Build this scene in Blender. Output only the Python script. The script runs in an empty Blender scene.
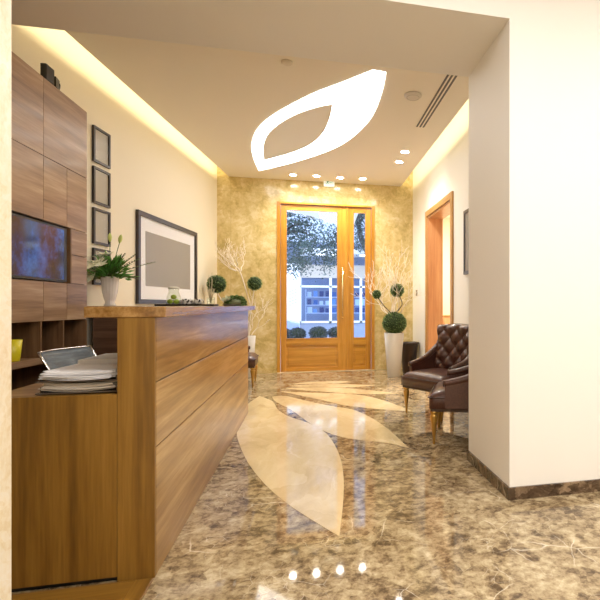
import bpy, bmesh, math, random
from mathutils import Vector, Matrix, noise
random.seed(7)
PI = math.pi
SC = bpy.context.scene
COL = SC.collection
BASE = {}          # object name -> world matrix of the thing it belongs to

# ------------------------------------------------------------------ materials
MATS = {}
def _new(name):
    m = bpy.data.materials.new(name); m.use_nodes = True
    nt = m.node_tree; b = nt.nodes['Principled BSDF']
    return m, nt, b
def N(nt, t, **kw):
    n = nt.nodes.new(t)
    for k, v in kw.items(): setattr(n, k, v)
    return n
def plain(name, col, rough=0.5, metal=0.0, coat=0.0, bump=0.0, bscale=60, spec=0.5, sheen=0.0, var=0.0):
    if name in MATS: return MATS[name]
    m, nt, b = _new(name)
    b.inputs['Base Color'].default_value = (*col, 1)
    b.inputs['Roughness'].default_value = rough
    b.inputs['Metallic'].default_value = metal
    b.inputs['Coat Weight'].default_value = coat
    b.inputs['Specular IOR Level'].default_value = spec
    b.inputs['Sheen Weight'].default_value = sheen
    tc = N(nt, 'ShaderNodeTexCoord')
    nz = N(nt, 'ShaderNodeTexNoise'); nz.inputs['Scale'].default_value = bscale; nz.inputs['Detail'].default_value = 4
    nt.links.new(tc.outputs['Object'], nz.inputs['Vector'])
    if bump:
        bp = N(nt, 'ShaderNodeBump'); bp.inputs['Strength'].default_value = bump; bp.inputs['Distance'].default_value = 0.01
        nt.links.new(nz.outputs['Fac'], bp.inputs['Height']); nt.links.new(bp.outputs['Normal'], b.inputs['Normal'])
    if var:
        r = N(nt, 'ShaderNodeValToRGB')
        r.color_ramp.elements[0].position = 0.3; r.color_ramp.elements[1].position = 0.7
        r.color_ramp.elements[0].color = (*[c*(1-var) for c in col], 1)
        r.color_ramp.elements[1].color = (*[min(1, c*(1+var)) for c in col], 1)
        nt.links.new(nz.outputs['Fac'], r.inputs['Fac']); nt.links.new(r.outputs['Color'], b.inputs['Base Color'])
    MATS[name] = m; return m
def emit(name, col, s):
    if name in MATS: return MATS[name]
    m, nt, b = _new(name)
    b.inputs['Base Color'].default_value = (*col, 1)
    b.inputs['Emission Color'].default_value = (*col, 1)
    b.inputs['Emission Strength'].default_value = s
    MATS[name] = m; return m
def glass(name, tint=(1, 1, 1), refl=1.0, rough=0.0):
    if name in MATS: return MATS[name]
    m, nt, b = _new(name); nt.nodes.remove(b)
    out = nt.nodes['Material Output']
    t = N(nt, 'ShaderNodeBsdfTransparent'); t.inputs['Color'].default_value = (*tint, 1)
    g = N(nt, 'ShaderNodeBsdfGlossy'); g.inputs['Roughness'].default_value = rough
    fr = N(nt, 'ShaderNodeFresnel'); fr.inputs['IOR'].default_value = 1.45
    mu = N(nt, 'ShaderNodeMath', operation='MULTIPLY'); mu.inputs[1].default_value = refl
    mx = N(nt, 'ShaderNodeMixShader')
    ge = N(nt, 'ShaderNodeNewGeometry'); iv = N(nt, 'ShaderNodeMath', operation='SUBTRACT'); iv.inputs[0].default_value = 1
    m3 = N(nt, 'ShaderNodeMath', operation='MULTIPLY')                     # front faces only reflect
    nt.links.new(ge.outputs['Backfacing'], iv.inputs[1]); nt.links.new(iv.outputs[0], m3.inputs[0]); nt.links.new(mu.outputs[0], m3.inputs[1])
    nt.links.new(fr.outputs[0], mu.inputs[0]); nt.links.new(m3.outputs[0], mx.inputs[0])
    nt.links.new(t.outputs[0], mx.inputs[1]); nt.links.new(g.outputs[0], mx.inputs[2])
    nt.links.new(mx.outputs[0], out.inputs['Surface'])
    MATS[name] = m; return m
def ramp(nt, stops):
    r = N(nt, 'ShaderNodeValToRGB'); e = r.color_ramp.elements
    while len(e) < len(stops): e.new(0.5)
    for i, (p, c) in enumerate(stops):
        e[i].position = p; e[i].color = (*c, 1) if len(c) == 3 else c
    return r
def wood(name, stops, axis='Y', fine=1.0, seed=0.0, rough=0.35, coat=0.25, rings=0.0, sc=1.0):
    """grain streaks running along the given axis"""
    if name in MATS: return MATS[name]
    m, nt, b = _new(name)
    tc = N(nt, 'ShaderNodeTexCoord'); mp = N(nt, 'ShaderNodeMapping')
    s = {'X': (0.7, 14, 14), 'Y': (14, 0.7, 14), 'Z': (14, 14, 0.7)}[axis]
    mp.inputs['Scale'].default_value = [v*sc for v in s]; mp.inputs['Location'].default_value = (seed*3.1, seed*7.7, seed*5.3)
    nt.links.new(tc.outputs['Object'], mp.inputs['Vector'])
    n1 = N(nt, 'ShaderNodeTexNoise'); n1.inputs['Scale'].default_value = 1.0; n1.inputs['Detail'].default_value = 6
    n1.inputs['Roughness'].default_value = 0.6; n1.inputs['Distortion'].default_value = 0.12 + rings*.35
    nt.links.new(mp.outputs[0], n1.inputs['Vector'])
    n2 = N(nt, 'ShaderNodeTexNoise'); n2.inputs['Scale'].default_value = 7.0*fine; n2.inputs['Detail'].default_value = 3
    nt.links.new(mp.outputs[0], n2.inputs['Vector'])
    mx = N(nt, 'ShaderNodeMath', operation='MULTIPLY_ADD'); mx.inputs[1].default_value = 0.28
    nt.links.new(n2.outputs['Fac'], mx.inputs[0]); nt.links.new(n1.outputs['Fac'], mx.inputs[2])
    sb = N(nt, 'ShaderNodeMath', operation='SUBTRACT'); sb.inputs[1].default_value = 0.14
    nt.links.new(mx.outputs[0], sb.inputs[0])
    r = ramp(nt, stops); nt.links.new(sb.outputs[0], r.inputs['Fac'])
    nt.links.new(r.outputs['Color'], b.inputs['Base Color'])
    b.inputs['Roughness'].default_value = rough
    b.inputs['Coat Weight'].default_value = coat; b.inputs['Coat Roughness'].default_value = 0.12
    bp = N(nt, 'ShaderNodeBump'); bp.inputs['Strength'].default_value = 0.08; bp.inputs['Distance'].default_value = 0.004
    nt.links.new(n2.outputs['Fac'], bp.inputs['Height']); nt.links.new(bp.outputs['Normal'], b.inputs['Normal'])
    MATS[name] = m; return m
def marble(name, stops, scale=1.5, vein=(0.8, 0.7, 0.55), vein_w=0.03, vein_amt=0.8, rough=0.06, dist=1.0, fine=6.0, stretch=(1, 1, 1), vscale=1.6, spec=0.5, joints=None, grain=0.0, gscale=22):
    if name in MATS: return MATS[name]
    m, nt, b = _new(name)
    L = nt.links.new
    tc = N(nt, 'ShaderNodeTexCoord'); mp = N(nt, 'ShaderNodeMapping'); mp.inputs['Scale'].default_value = stretch
    L(tc.outputs['Object'], mp.inputs['Vector'])
    # warp the coordinates
    w = N(nt, 'ShaderNodeTexNoise'); w.inputs['Scale'].default_value = 2.2; w.inputs['Detail'].default_value = 5
    L(mp.outputs[0], w.inputs['Vector'])
    vm = N(nt, 'ShaderNodeVectorMath', operation='MULTIPLY_ADD'); vm.inputs[1].default_value = (0.55*dist,)*3
    L(w.outputs['Color'], vm.inputs[0]); L(mp.outputs[0], vm.inputs[2])
    n1 = N(nt, 'ShaderNodeTexNoise'); n1.inputs['Scale'].default_value = scale; n1.inputs['Detail'].default_value = 9
    n1.inputs['Roughness'].default_value = 0.68; n1.inputs['Distortion'].default_value = 0.5
    L(vm.outputs[0], n1.inputs['Vector'])
    vc = N(nt, 'ShaderNodeTexVoronoi'); vc.inputs['Scale'].default_value = fine; L(vm.outputs[0], vc.inputs['Vector'])
    sep = N(nt, 'ShaderNodeSeparateColor'); L(vc.outputs['Color'], sep.inputs[0])
    ma = N(nt, 'ShaderNodeMath', operation='MULTIPLY_ADD'); ma.inputs[1].default_value = 0.16
    L(sep.outputs[0], ma.inputs[0]); L(n1.outputs['Fac'], ma.inputs[2])
    sb = N(nt, 'ShaderNodeMath', operation='SUBTRACT'); sb.inputs[1].default_value = 0.08 + grain*.5; L(ma.outputs[0], sb.inputs[0])
    if grain:
        gn = N(nt, 'ShaderNodeTexNoise'); gn.inputs['Scale'].default_value = gscale; gn.inputs['Detail'].default_value = 6; gn.inputs['Roughness'].default_value = .7
        L(mp.outputs[0], gn.inputs['Vector']); mg = N(nt, 'ShaderNodeMath', operation='MULTIPLY_ADD'); mg.inputs[1].default_value = grain
        L(gn.outputs['Fac'], mg.inputs[0]); L(ma.outputs[0], mg.inputs[2]); L(mg.outputs[0], sb.inputs[0])
    r = ramp(nt, stops); L(sb.outputs[0], r.inputs['Fac'])
    col = r.outputs['Color']
    for k, (sc_, wd, am) in enumerate([(vscale, vein_w, vein_amt), (vscale*3.4, vein_w*1.6, vein_amt*0.55)]):
        v = N(nt, 'ShaderNodeTexVoronoi', feature='DISTANCE_TO_EDGE'); v.inputs['Scale'].default_value = sc_
        L(vm.outputs[0], v.inputs['Vector'])
        rr = ramp(nt, [(0.0, (1, 1, 1)), (wd, (0, 0, 0))]); L(v.outputs['Distance'], rr.inputs['Fac'])
        mk = N(nt, 'ShaderNodeTexNoise'); mk.inputs['Scale'].default_value = 2.3 + k; mk.inputs['Detail'].default_value = 2
        L(mp.outputs[0], mk.inputs['Vector'])
        mr = ramp(nt, [(0.53, (0, 0, 0)), (0.64, (1, 1, 1))]); L(mk.outputs['Fac'], mr.inputs['Fac'])
        mm = N(nt, 'ShaderNodeMath', operation='MULTIPLY'); L(rr.outputs['Color'], mm.inputs[0]); L(mr.outputs['Color'], mm.inputs[1])
        m2 = N(nt, 'ShaderNodeMath', operation='MULTIPLY'); m2.inputs[1].default_value = am; L(mm.outputs[0], m2.inputs[0])
        mix = N(nt, 'ShaderNodeMix', data_type='RGBA'); mix.inputs[7].default_value = (*vein, 1)
        L(m2.outputs[0], mix.inputs[0]); L(col, mix.inputs[6]); col = mix.outputs[2]
    if joints:                                              # stone slab joints
        jx, jz, plane, jc = joints
        sp = N(nt, 'ShaderNodeSeparateXYZ'); L(tc.outputs['Object'], sp.inputs[0])
        cb = N(nt, 'ShaderNodeCombineXYZ'); L(sp.outputs[plane[0]], cb.inputs[0]); L(sp.outputs[plane[1]], cb.inputs[1])
        bk = N(nt, 'ShaderNodeTexBrick'); bk.offset = 0.0
        bk.inputs['Scale'].default_value = 1.0; bk.inputs['Brick Width'].default_value = jx; bk.inputs['Row Height'].default_value = jz
        bk.inputs['Mortar Size'].default_value = 0.003; bk.inputs['Mortar Smooth'].default_value = 0.0
        L(cb.outputs[0], bk.inputs['Vector'])
        mm = N(nt, 'ShaderNodeMath', operation='MULTIPLY'); mm.inputs[1].default_value = 0.45; L(bk.outputs['Fac'], mm.inputs[0])
        mix = N(nt, 'ShaderNodeMix', data_type='RGBA'); mix.inputs[7].default_value = (*jc, 1)
        L(mm.outputs[0], mix.inputs[0]); L(col, mix.inputs[6]); col = mix.outputs[2]
    L(col, b.inputs['Base Color'])
    b.inputs['Roughness'].default_value = rough
    b.inputs['Specular IOR Level'].default_value = spec
    MATS[name] = m; return m

# ------------------------------------------------------------------ mesh helpers
def B(): return bmesh.new()
def box(bm, x0, x1, y0, y1, z0, z1, bev=0.0, seg=2):
    t = bmesh.new()
    bmesh.ops.create_cube(t, size=1)
    for v in t.verts:
        v.co = Vector(((x0+x1)/2 + v.co.x*(x1-x0), (y0+y1)/2 + v.co.y*(y1-y0), (z0+z1)/2 + v.co.z*(z1-z0)))
    if bev: bmesh.ops.bevel(t, geom=t.edges[:], offset=bev, segments=seg, affect='EDGES', profile=0.5)
    merge(bm, t); return bm
def merge(bm, t, M=None):
    if M: bmesh.ops.transform(t, matrix=M, verts=t.verts)
    mp = {}
    for v in t.verts: mp[v] = bm.verts.new(v.co)
    for f in t.faces:
        try:
            nf = bm.faces.new([mp[v] for v in f.verts]); nf.smooth = f.smooth
        except ValueError: pass
    t.free()
def prism(bm, pts, z0, z1, smooth=False):
    a = [bm.verts.new((p[0], p[1], z0)) for p in pts]; c = [bm.verts.new((p[0], p[1], z1)) for p in pts]
    n = len(pts)
    bm.faces.new(a[::-1]); bm.faces.new(c)
    for i in range(n):
        f = bm.faces.new((a[i], a[(i+1) % n], c[(i+1) % n], c[i])); f.smooth = smooth
    return bm
def lathe(bm, prof, n=24, c=(0, 0, 0), cap=True, flute=0.0, nf=16):
    rings = []
    for r, z in prof:
        rings.append([bm.verts.new((c[0] + r*(1 + flute*math.cos(nf*2*PI*i/n))*math.cos(2*PI*i/n), c[1] + r*(1 + flute*math.cos(nf*2*PI*i/n))*math.sin(2*PI*i/n), c[2]+z)) for i in range(n)])
    for a, b_ in zip(rings, rings[1:]):
        for i in range(n):
            f = bm.faces.new((a[i], a[(i+1) % n], b_[(i+1) % n], b_[i])); f.smooth = True
    if cap:
        if prof[0][0] > 1e-4: bm.faces.new(rings[0][::-1])
        if prof[-1][0] > 1e-4: bm.faces.new(rings[-1])
    return bm
def tube(bm, pts, rad, n=8):
    pts = [Vector(p) for p in pts]; rings = []
    rads = rad if isinstance(rad, (list, tuple)) else [rad]*len(pts)
    up = Vector((0.13, 0.31, 0.94))
    for i, p in enumerate(pts):
        d = (pts[min(i+1, len(pts)-1)] - pts[max(i-1, 0)])
        if d.length < 1e-6: d = Vector((0, 0, 1))
        d.normalize(); a = d.cross(up)
        if a.length < 0.1: a = d.cross(Vector((1, 0, 0)))
        a.normalize(); b_ = d.cross(a); up = a.cross(d) if a.cross(d).length > .1 else up
        rings.append([bm.verts.new(p + (a*math.cos(2*PI*k/n) + b_*math.sin(2*PI*k/n))*rads[i]) for k in range(n)])
    for a, b_ in zip(rings, rings[1:]):
        for i in range(n):
            f = bm.faces.new((a[i], a[(i+1) % n], b_[(i+1) % n], b_[i])); f.smooth = True
    bm.faces.new(rings[0][::-1]); bm.faces.new(rings[-1])
    return bm
def ball(bm, c, r, sub=2, sq=(1, 1, 1)):
    t = bmesh.new(); bmesh.ops.create_icosphere(t, subdivisions=sub, radius=r)
    for v in t.verts: v.co = Vector((v.co.x*sq[0], v.co.y*sq[1], v.co.z*sq[2])) + Vector(c)
    for f in t.faces: f.smooth = True
    merge(bm, t); return bm
def leaf(bm, p, d, L, W, up=None):
    d = d.normalized(); s = d.cross(up or Vector((random.uniform(-1, 1), random.uniform(-1, 1), random.uniform(-1, 1))))
    if s.length < .05: s = d.cross(Vector((1, 0, 0)))
    s.normalize(); nrm = s.cross(d)
    pts = [p, p+d*L*.45+s*W*.5+nrm*W*.12, p+d*L-nrm*W*.1, p+d*L*.45-s*W*.5+nrm*W*.12]
    vs = [bm.verts.new(q) for q in pts]; bm.faces.new(vs)
def catmull(pts, k=5, closed=False):
    out = []; n = len(pts)
    rng = range(n if closed else n-1)
    g = (lambda i: Vector(pts[i % n])) if closed else (lambda i: Vector(pts[max(0, min(n-1, i))]))
    for i in rng:
        p0, p1, p2, p3 = g(i-1), g(i), g(i+1), g(i+2)
        for j in range(k):
            t = j/k
            out.append(0.5*((2*p1) + (p2-p0)*t + (2*p0-5*p1+4*p2-p3)*t*t + (3*p1-p0-3*p2+p3)*t**3))
    if not closed: out.append(Vector(pts[-1]))
    return out

# ------------------------------------------------------------------ object helpers
def obj(name, bm, mat, parent=None, world=True, label=None, bev=0.0):
    """ONE mesh object; when world is set the shapes were given in world coordinates"""
    bmesh.ops.recalc_face_normals(bm, faces=bm.faces[:])
    me = bpy.data.meshes.new(name)
    o = bpy.data.objects.new(name, me); COL.objects.link(o)
    if parent is not None:
        root = parent
        while root.parent: root = root.parent
        o.parent = parent
        BM = BASE.get(root.name, Matrix())
        if world: bmesh.ops.transform(bm, matrix=BM.inverted(), verts=bm.verts)
    bm.to_mesh(me); bm.free()
    me.materials.append(mat)
    if label: o['label'] = label
    if bev:
        md = o.modifiers.new('bevel', 'BEVEL'); md.width = bev; md.segments = 2; md.limit_method = 'ANGLE'
    return o
def tag(o, label, cat, group=None, kind=None):
    if label: o['label'] = label
    if cat: o['category'] = cat
    if group: o['group'] = group
    if kind: o['kind'] = kind
    return o
def thing(name, label, cat, loc=(0, 0, 0), rz=0.0, group=None, kind=None):
    o = bpy.data.objects.new(name, None); COL.objects.link(o)
    o.empty_display_size = 0.05
    o.location = loc; o.rotation_euler = (0, 0, rz)
    BASE[o.name] = Matrix.Translation(loc) @ Matrix.Rotation(rz, 4, 'Z')
    tag(o, label, cat, group, kind); return o
def struct(name, bm, mat, parent=None):
    o = obj(name, bm, mat, parent)
    if parent is None: o['kind'] = 'structure'
    return o
def single(name, bm, mat, label, cat, group=None, loc=None, rz=0.0, kind=None, bev=0.0):
    """thing of one mesh; loc moves the origin to its base"""
    if loc is not None:
        M = Matrix.Translation(loc) @ Matrix.Rotation(rz, 4, 'Z')
        bmesh.ops.transform(bm, matrix=M.inverted(), verts=bm.verts)
    o = obj(name, bm, mat, bev=bev)
    if loc is not None: o.location = loc; o.rotation_euler = (0, 0, rz)
    return tag(o, label, cat, group, kind)
def dup(root, loc, rz, label, group=None):
    r = root.copy(); COL.objects.link(r); r.location = loc; r.rotation_euler = (0, 0, rz); r['label'] = label
    if group: r['group'] = group
    for ch in list(root.children):
        c = ch.copy(); COL.objects.link(c); c.parent = r
        for g in ch.children:
            d = g.copy(); COL.objects.link(d); d.parent = c
    return r

# ------------------------------------------------------------------ material library
M_white = plain('wall_white_paint', (0.90, 0.88, 0.82), 0.6, bump=0.03, bscale=120)
M_cream = plain('wall_cream_paint', (0.86, 0.80, 0.655), 0.6, bump=0.03, bscale=120)
M_front = plain('wall_pillar_paint', (0.88, 0.86, 0.82), 0.55, bump=0.03, bscale=120)
M_ceil = plain('ceiling_paint', (0.88, 0.82, 0.71), 0.7, bump=0.02, bscale=90)
M_floor = marble('floor_brown_marble', [(0.31, (0.10, 0.066, 0.036)), (0.42, (0.225, 0.158, 0.088)), (0.50, (0.335, 0.250, 0.142)), (0.59, (0.44, 0.345, 0.205)), (0.73, (0.60, 0.50, 0.33))],
                 scale=5.5, vein=(0.88, 0.80, 0.64), vein_w=0.016, vein_amt=0.8, rough=0.045, dist=.42, fine=24, vscale=4.3, grain=.85, gscale=24, spec=.32)
M_skirt = marble('skirting_dark_marble', [(0.34, (0.035, 0.020, 0.012)), (0.5, (0.10, 0.062, 0.035)), (0.66, (0.30, 0.21, 0.13))],
                 scale=5, vein=(0.7, 0.58, 0.42), vein_w=0.03, vein_amt=0.6, rough=0.12, fine=20, vscale=5)
M_inlay = marble('inlay_cream_marble', [(0.3, (0.60, 0.46, 0.26)), (0.5, (0.74, 0.60, 0.36)), (0.72, (0.84, 0.72, 0.49))],
                 scale=1.6, vein=(0.92, 0.82, 0.62), vein_w=0.02, vein_amt=0.5, rough=0.06, fine=3, stretch=(1.6, 0.8, 1), vscale=1.3, spec=.22)
M_stone = marble('back_wall_gold_stone', [(0.30, (0.50, 0.38, 0.14)), (0.45, (0.64, 0.50, 0.22)), (0.58, (0.72, 0.59, 0.30)), (0.74, (0.82, 0.71, 0.45))],
                 scale=3.2, vein=(0.90, 0.80, 0.55), vein_w=0.015, vein_amt=0.3, rough=0.14, fine=14, vscale=4, dist=.5, grain=.5, gscale=26, joints=(1.27, 1.02, (0, 2), (0.42, 0.31, 0.12)))
M_cstone = marble('near_wall_cream_stone', [(0.3, (0.80, 0.68, 0.46)), (0.5, (0.87, 0.79, 0.62)), (0.7, (0.90, 0.85, 0.74))],
                  scale=4, vein=(0.95, 0.9, 0.8), vein_w=0.03, vein_amt=0.3, rough=0.25, fine=30, vscale=9, grain=.6, gscale=60)
TEAK = [(0.32, (0.175, 0.088, 0.022)), (0.45, (0.29, 0.158, 0.050)), (0.55, (0.375, 0.218, 0.078)), (0.68, (0.52, 0.345, 0.165))]
TEAKD = [(0.30, (0.13, 0.060, 0.009)), (0.46, (0.215, 0.104, 0.015)), (0.58, (0.28, 0.142, 0.022)), (0.74, (0.36, 0.19, 0.035))]
WALN = [(0.30, (0.19, 0.105, 0.058)), (0.45, (0.31, 0.18, 0.10)), (0.58, (0.40, 0.25, 0.145)), (0.74, (0.53, 0.37, 0.235))]
HONEY = [(0.28, (0.40, 0.165, 0.012)), (0.48, (0.55, 0.25, 0.024)), (0.60, (0.64, 0.31, 0.038)), (0.76, (0.72, 0.38, 0.06))]
M_cf = [wood('counter_front_board_%s' % n, TEAK, 'Y', seed=i+1.3, rings=1.2*(2-i) if i else 2.6, sc=0.8, rough=0.28, coat=0.35) for i, n in enumerate(['top', 'middle', 'bottom'])]
M_endp = wood('counter_end_panel', TEAKD, 'Z', seed=4.2, rough=0.4, coat=0.1)
M_endq = wood('counter_end_post', TEAKD, 'Z', seed=9.2, rough=0.4, coat=0.1)
M_top = wood('counter_worktop', [(0.30, (0.15, 0.065, 0.015)), (0.45, (0.28, 0.14, 0.035)), (0.56, (0.40, 0.22, 0.07)), (0.72, (0.60, 0.36, 0.13))], 'Y', seed=2.7, sc=0.8, rough=0.25, coat=0.4)
M_cab = [wood('cabinet_walnut_%d' % i, WALN, 'Y', seed=i*2.3+6, rough=0.38, coat=0.12, sc=0.9) for i in range(4)]
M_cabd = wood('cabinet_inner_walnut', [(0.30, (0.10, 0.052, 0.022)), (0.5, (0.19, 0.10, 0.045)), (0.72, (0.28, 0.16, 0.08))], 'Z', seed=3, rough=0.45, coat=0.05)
M_honeyZ = wood('door_honey_upright', HONEY, 'Z', seed=1, rough=0.3, coat=0.3)
M_honeyX = wood('door_honey_rail', HONEY, 'X', seed=5, rough=0.3, coat=0.3)
M_case = wood('side_door_casing', [(0.3, (0.38, 0.19, 0.05)), (0.5, (0.55, 0.30, 0.10)), (0.7, (0.66, 0.41, 0.17))], 'Z', seed=8, rough=0.35, coat=0.2)
M_black = plain('black_plastic', (0.015, 0.014, 0.013), 0.35)
M_frame = plain('dark_frame', (0.035, 0.026, 0.024), 0.35)
M_mat = plain('white_mat', (0.86, 0.86, 0.88), 0.8)
M_print = plain('grey_print', (0.33, 0.30, 0.25), 0.5)
M_brass = plain('antique_brass', (0.52, 0.30, 0.07), 0.32, metal=0.75)
M_leather = plain('brown_leather', (0.085, 0.031, 0.020), 0.33, coat=0.25, bump=0.12, bscale=70, var=0.25)
M_button = plain('leather_button', (0.05, 0.022, 0.016), 0.3)
M_chrome = plain('chrome', (0.75, 0.75, 0.75), 0.2, metal=1)
M_pot = plain('white_planter', (0.60, 0.58, 0.54), 0.3, coat=0.2)
M_bin = plain('dark_brown_bin', (0.035, 0.018, 0.013), 0.3, coat=0.3)
M_branch = plain('bleached_branch', (0.86, 0.78, 0.66), 0.7)
M_gr = plain('topiary_green', (0.085, 0.17, 0.045), 0.5, var=0.7, bscale=60)
M_twig = plain('dark_twig', (0.05, 0.035, 0.02), 0.7)

# ------------------------------------------------------------------ the setting
XR = 1.836; YB = 8.433; ZC = 3.30; ZU = 3.62
def lwx(y): return -1.485 - 0.14232*(YB - y)          # left wall line
fl = struct('floor', box(B(), -3.2, 7.2, -2.8, YB+.3, -0.12, 0), M_floor)
# cream marble petals let into the floor
def petal_pts(pts, sharp):
    """smooth runs between sharp corners"""
    out = []; n = len(pts); idx = sorted(sharp)
    for a, b_ in zip(idx, idx[1:] + [idx[0]+n]):
        run = [(*pts[i % n], 0) for i in range(a, b_+1)]
        out += [(v.x, v.y) for v in catmull(run, 4)[:-1]]
    return out
P1 = [(-.613, 6.337), (-.431, 5.965), (-.335, 5.464), (-.2, 5.089), (0, 4.76), (.126, 4.443), (.195, 4.07), (.229, 3.629), (.225, 3.206), (.193, 2.793), (.147, 2.393), (.015, 2.61), (-.128, 2.868), (-.285, 3.221), (-.45, 3.72), (-.586, 4.282), (-.645, 4.624), (-.71, 5.2), (-.70, 5.8)]
P2 = [(-0.453, 6.259), (-0.284, 6.256), (-0.083, 5.964), (0.248, 5.509), (0.494, 5.225), (0.686, 4.547), (0.784, 3.757), (0.618, 3.949), (0.408, 4.079), (0.195, 4.32), (0.01, 4.758), (-0.189, 5.412), (-0.393, 5.937)]
P3 = [(-0.37, 6.622), (-0.056, 6.449), (0.184, 6.373), (0.614, 6.138), (0.888, 5.671), (1.097, 5.044), (0.839, 5.172), (0.456, 5.461), (0.169, 5.872), (-0.087, 6.228), (-0.242, 6.434)]
P4 = [(-0.312, 6.861), (-0.059, 6.847), (0.196, 6.809), (0.656, 6.549), (1.15, 6.108), (0.62, 6.194), (0.186, 6.472), (-0.128, 6.669)]
P5 = [(-0.283, 7.035), (-0.061, 7.076), (0.204, 7.086), (0.582, 6.974), (0.932, 6.821), (0.561, 6.724), (0.197, 6.854), (-0.096, 6.922)]
P6 = [(-0.233, 7.188), (-0.063, 7.297), (0.211, 7.335), (0.488, 7.296), (0.639, 7.184), (0.398, 7.114), (0.129, 7.128)]
petals = [petal_pts(P1, [0, 10]), petal_pts(P2, [0, 6]), petal_pts(P3, [0, 5]), petal_pts(P4, [0, 4]), petal_pts(P5, [0, 4]), petal_pts(P6, [0, 4])]
for p in petals: struct('inlay_petal', prism(B(), p, -0.01, 0.0022), M_inlay, fl)

# left wall (runs 8 degrees off the room axis)
struct('wall_left', prism(B(), [(lwx(1.4), 1.4), (lwx(YB+.3), YB+.3), (lwx(YB+.3)-.2, YB+.3), (lwx(1.4)-.2, 1.4)], 0, ZU), M_cream)
# right wall with the side door opening
DY0, DY1, DZ = 6.02, 7.315, 2.555
bm = B(); box(bm, XR, XR+.22, 3.363, DY0, 0, ZU); box(bm, XR, XR+.22, DY1, YB+.3, 0, ZU); box(bm, XR, XR+.22, DY0, DY1, DZ, ZU)
struct('wall_right', bm, M_white)
# back wall with the entrance opening
DX0, DX1, DH = -0.531, 1.137, 2.925
bm = B(); box(bm, -2.2, DX0, YB, YB+.28, 0, ZU); box(bm, DX1, XR+.22, YB, YB+.28, 0, ZU); box(bm, DX0, DX1, YB, YB+.28, DH, ZU)
struct('wall_back', bm, M_stone)
# pillar and the header that spans the opening
struct('wall_pillar', box(B(), 1.158, 4.2, 2.622, 3.363, 0, ZU), M_front)
struct('wall_header', box(B(), -3.0, 1.158, 2.622, 3.363, 2.852, ZU), M_front)
struct('wall_near_left', box(B(), -3.0, -0.845, 1.36, 1.62, 0, ZU), M_cstone)
struct('wall_front_right', box(B(), 4.0, 4.2, -2.8, 2.622, 0, ZU), M_white)
struct('wall_front_left', box(B(), -3.2, -3.0, -2.8, 2.622, 0, ZU), M_white)
struct('wall_front_rear', box(B(), -3.2, 4.2, -3.0, -2.8, 0, ZU), M_white)
# skirting of dark marble round the pillar, thin skirting elsewhere
bm = B(); box(bm, 1.145, 4.0, 2.608, 2.622, 0, 0.072); box(bm, 1.145, 1.158, 2.622, 3.37, 0, 0.072)
struct('baseboard_pillar', bm, M_skirt, None)
bm = B(); box(bm, XR-.014, XR, 3.363, DY0-.09, 0, .075); box(bm, XR-.014, XR, DY1+.09, YB, 0, .075)
struct('baseboard_right', bm, M_skirt)
bm = B(); box(bm, lwx(YB)+.02, DX0-.02, YB-.014, YB, 0, .075); box(bm, DX1+.02, XR-.015, YB-.014, YB, 0, .075)
struct('baseboard_back', bm, M_stone)
# ceilings: dropped slab with light coves along both side walls, and the slab of the near room
struct('ceiling', prism(B(), [(-1.979, 3.363), (1.614, 3.363), (1.614, YB), (-1.298, YB)], ZC, ZC+.05), M_ceil)
struct('ceiling_upper', box(B(), -3.2, 4.2, 3.363, YB+.3, ZU, ZU+.1), M_white)
struct('ceiling_near', box(B(), -3.2, 4.2, -2.8, 2.622, 3.35, 3.45), M_front)
# upstands that hide the cove strips
# small room beyond the side door
bm = B(); box(bm, XR+.22, 3.6, 9.6, 9.75, 0, 3.0); box(bm, 3.45, 3.6, 4.2, 9.6, 0, 3.0); box(bm, XR+.22, 3.6, 4.05, 4.2, 0, 3.0); box(bm, XR+.07, XR+.22, YB+.3, 9.75, 0, 3.0)
struct('wall_side_room', bm, M_cream)
struct('ceiling_side_room', box(B(), XR+.22, 3.6, 4.05, 9.75, 3.0, 3.1), M_white)
struct('floor_side_room', box(B(), XR+.1, 3.6, YB+.3, 9.75, -.12, 0), M_floor)

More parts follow.
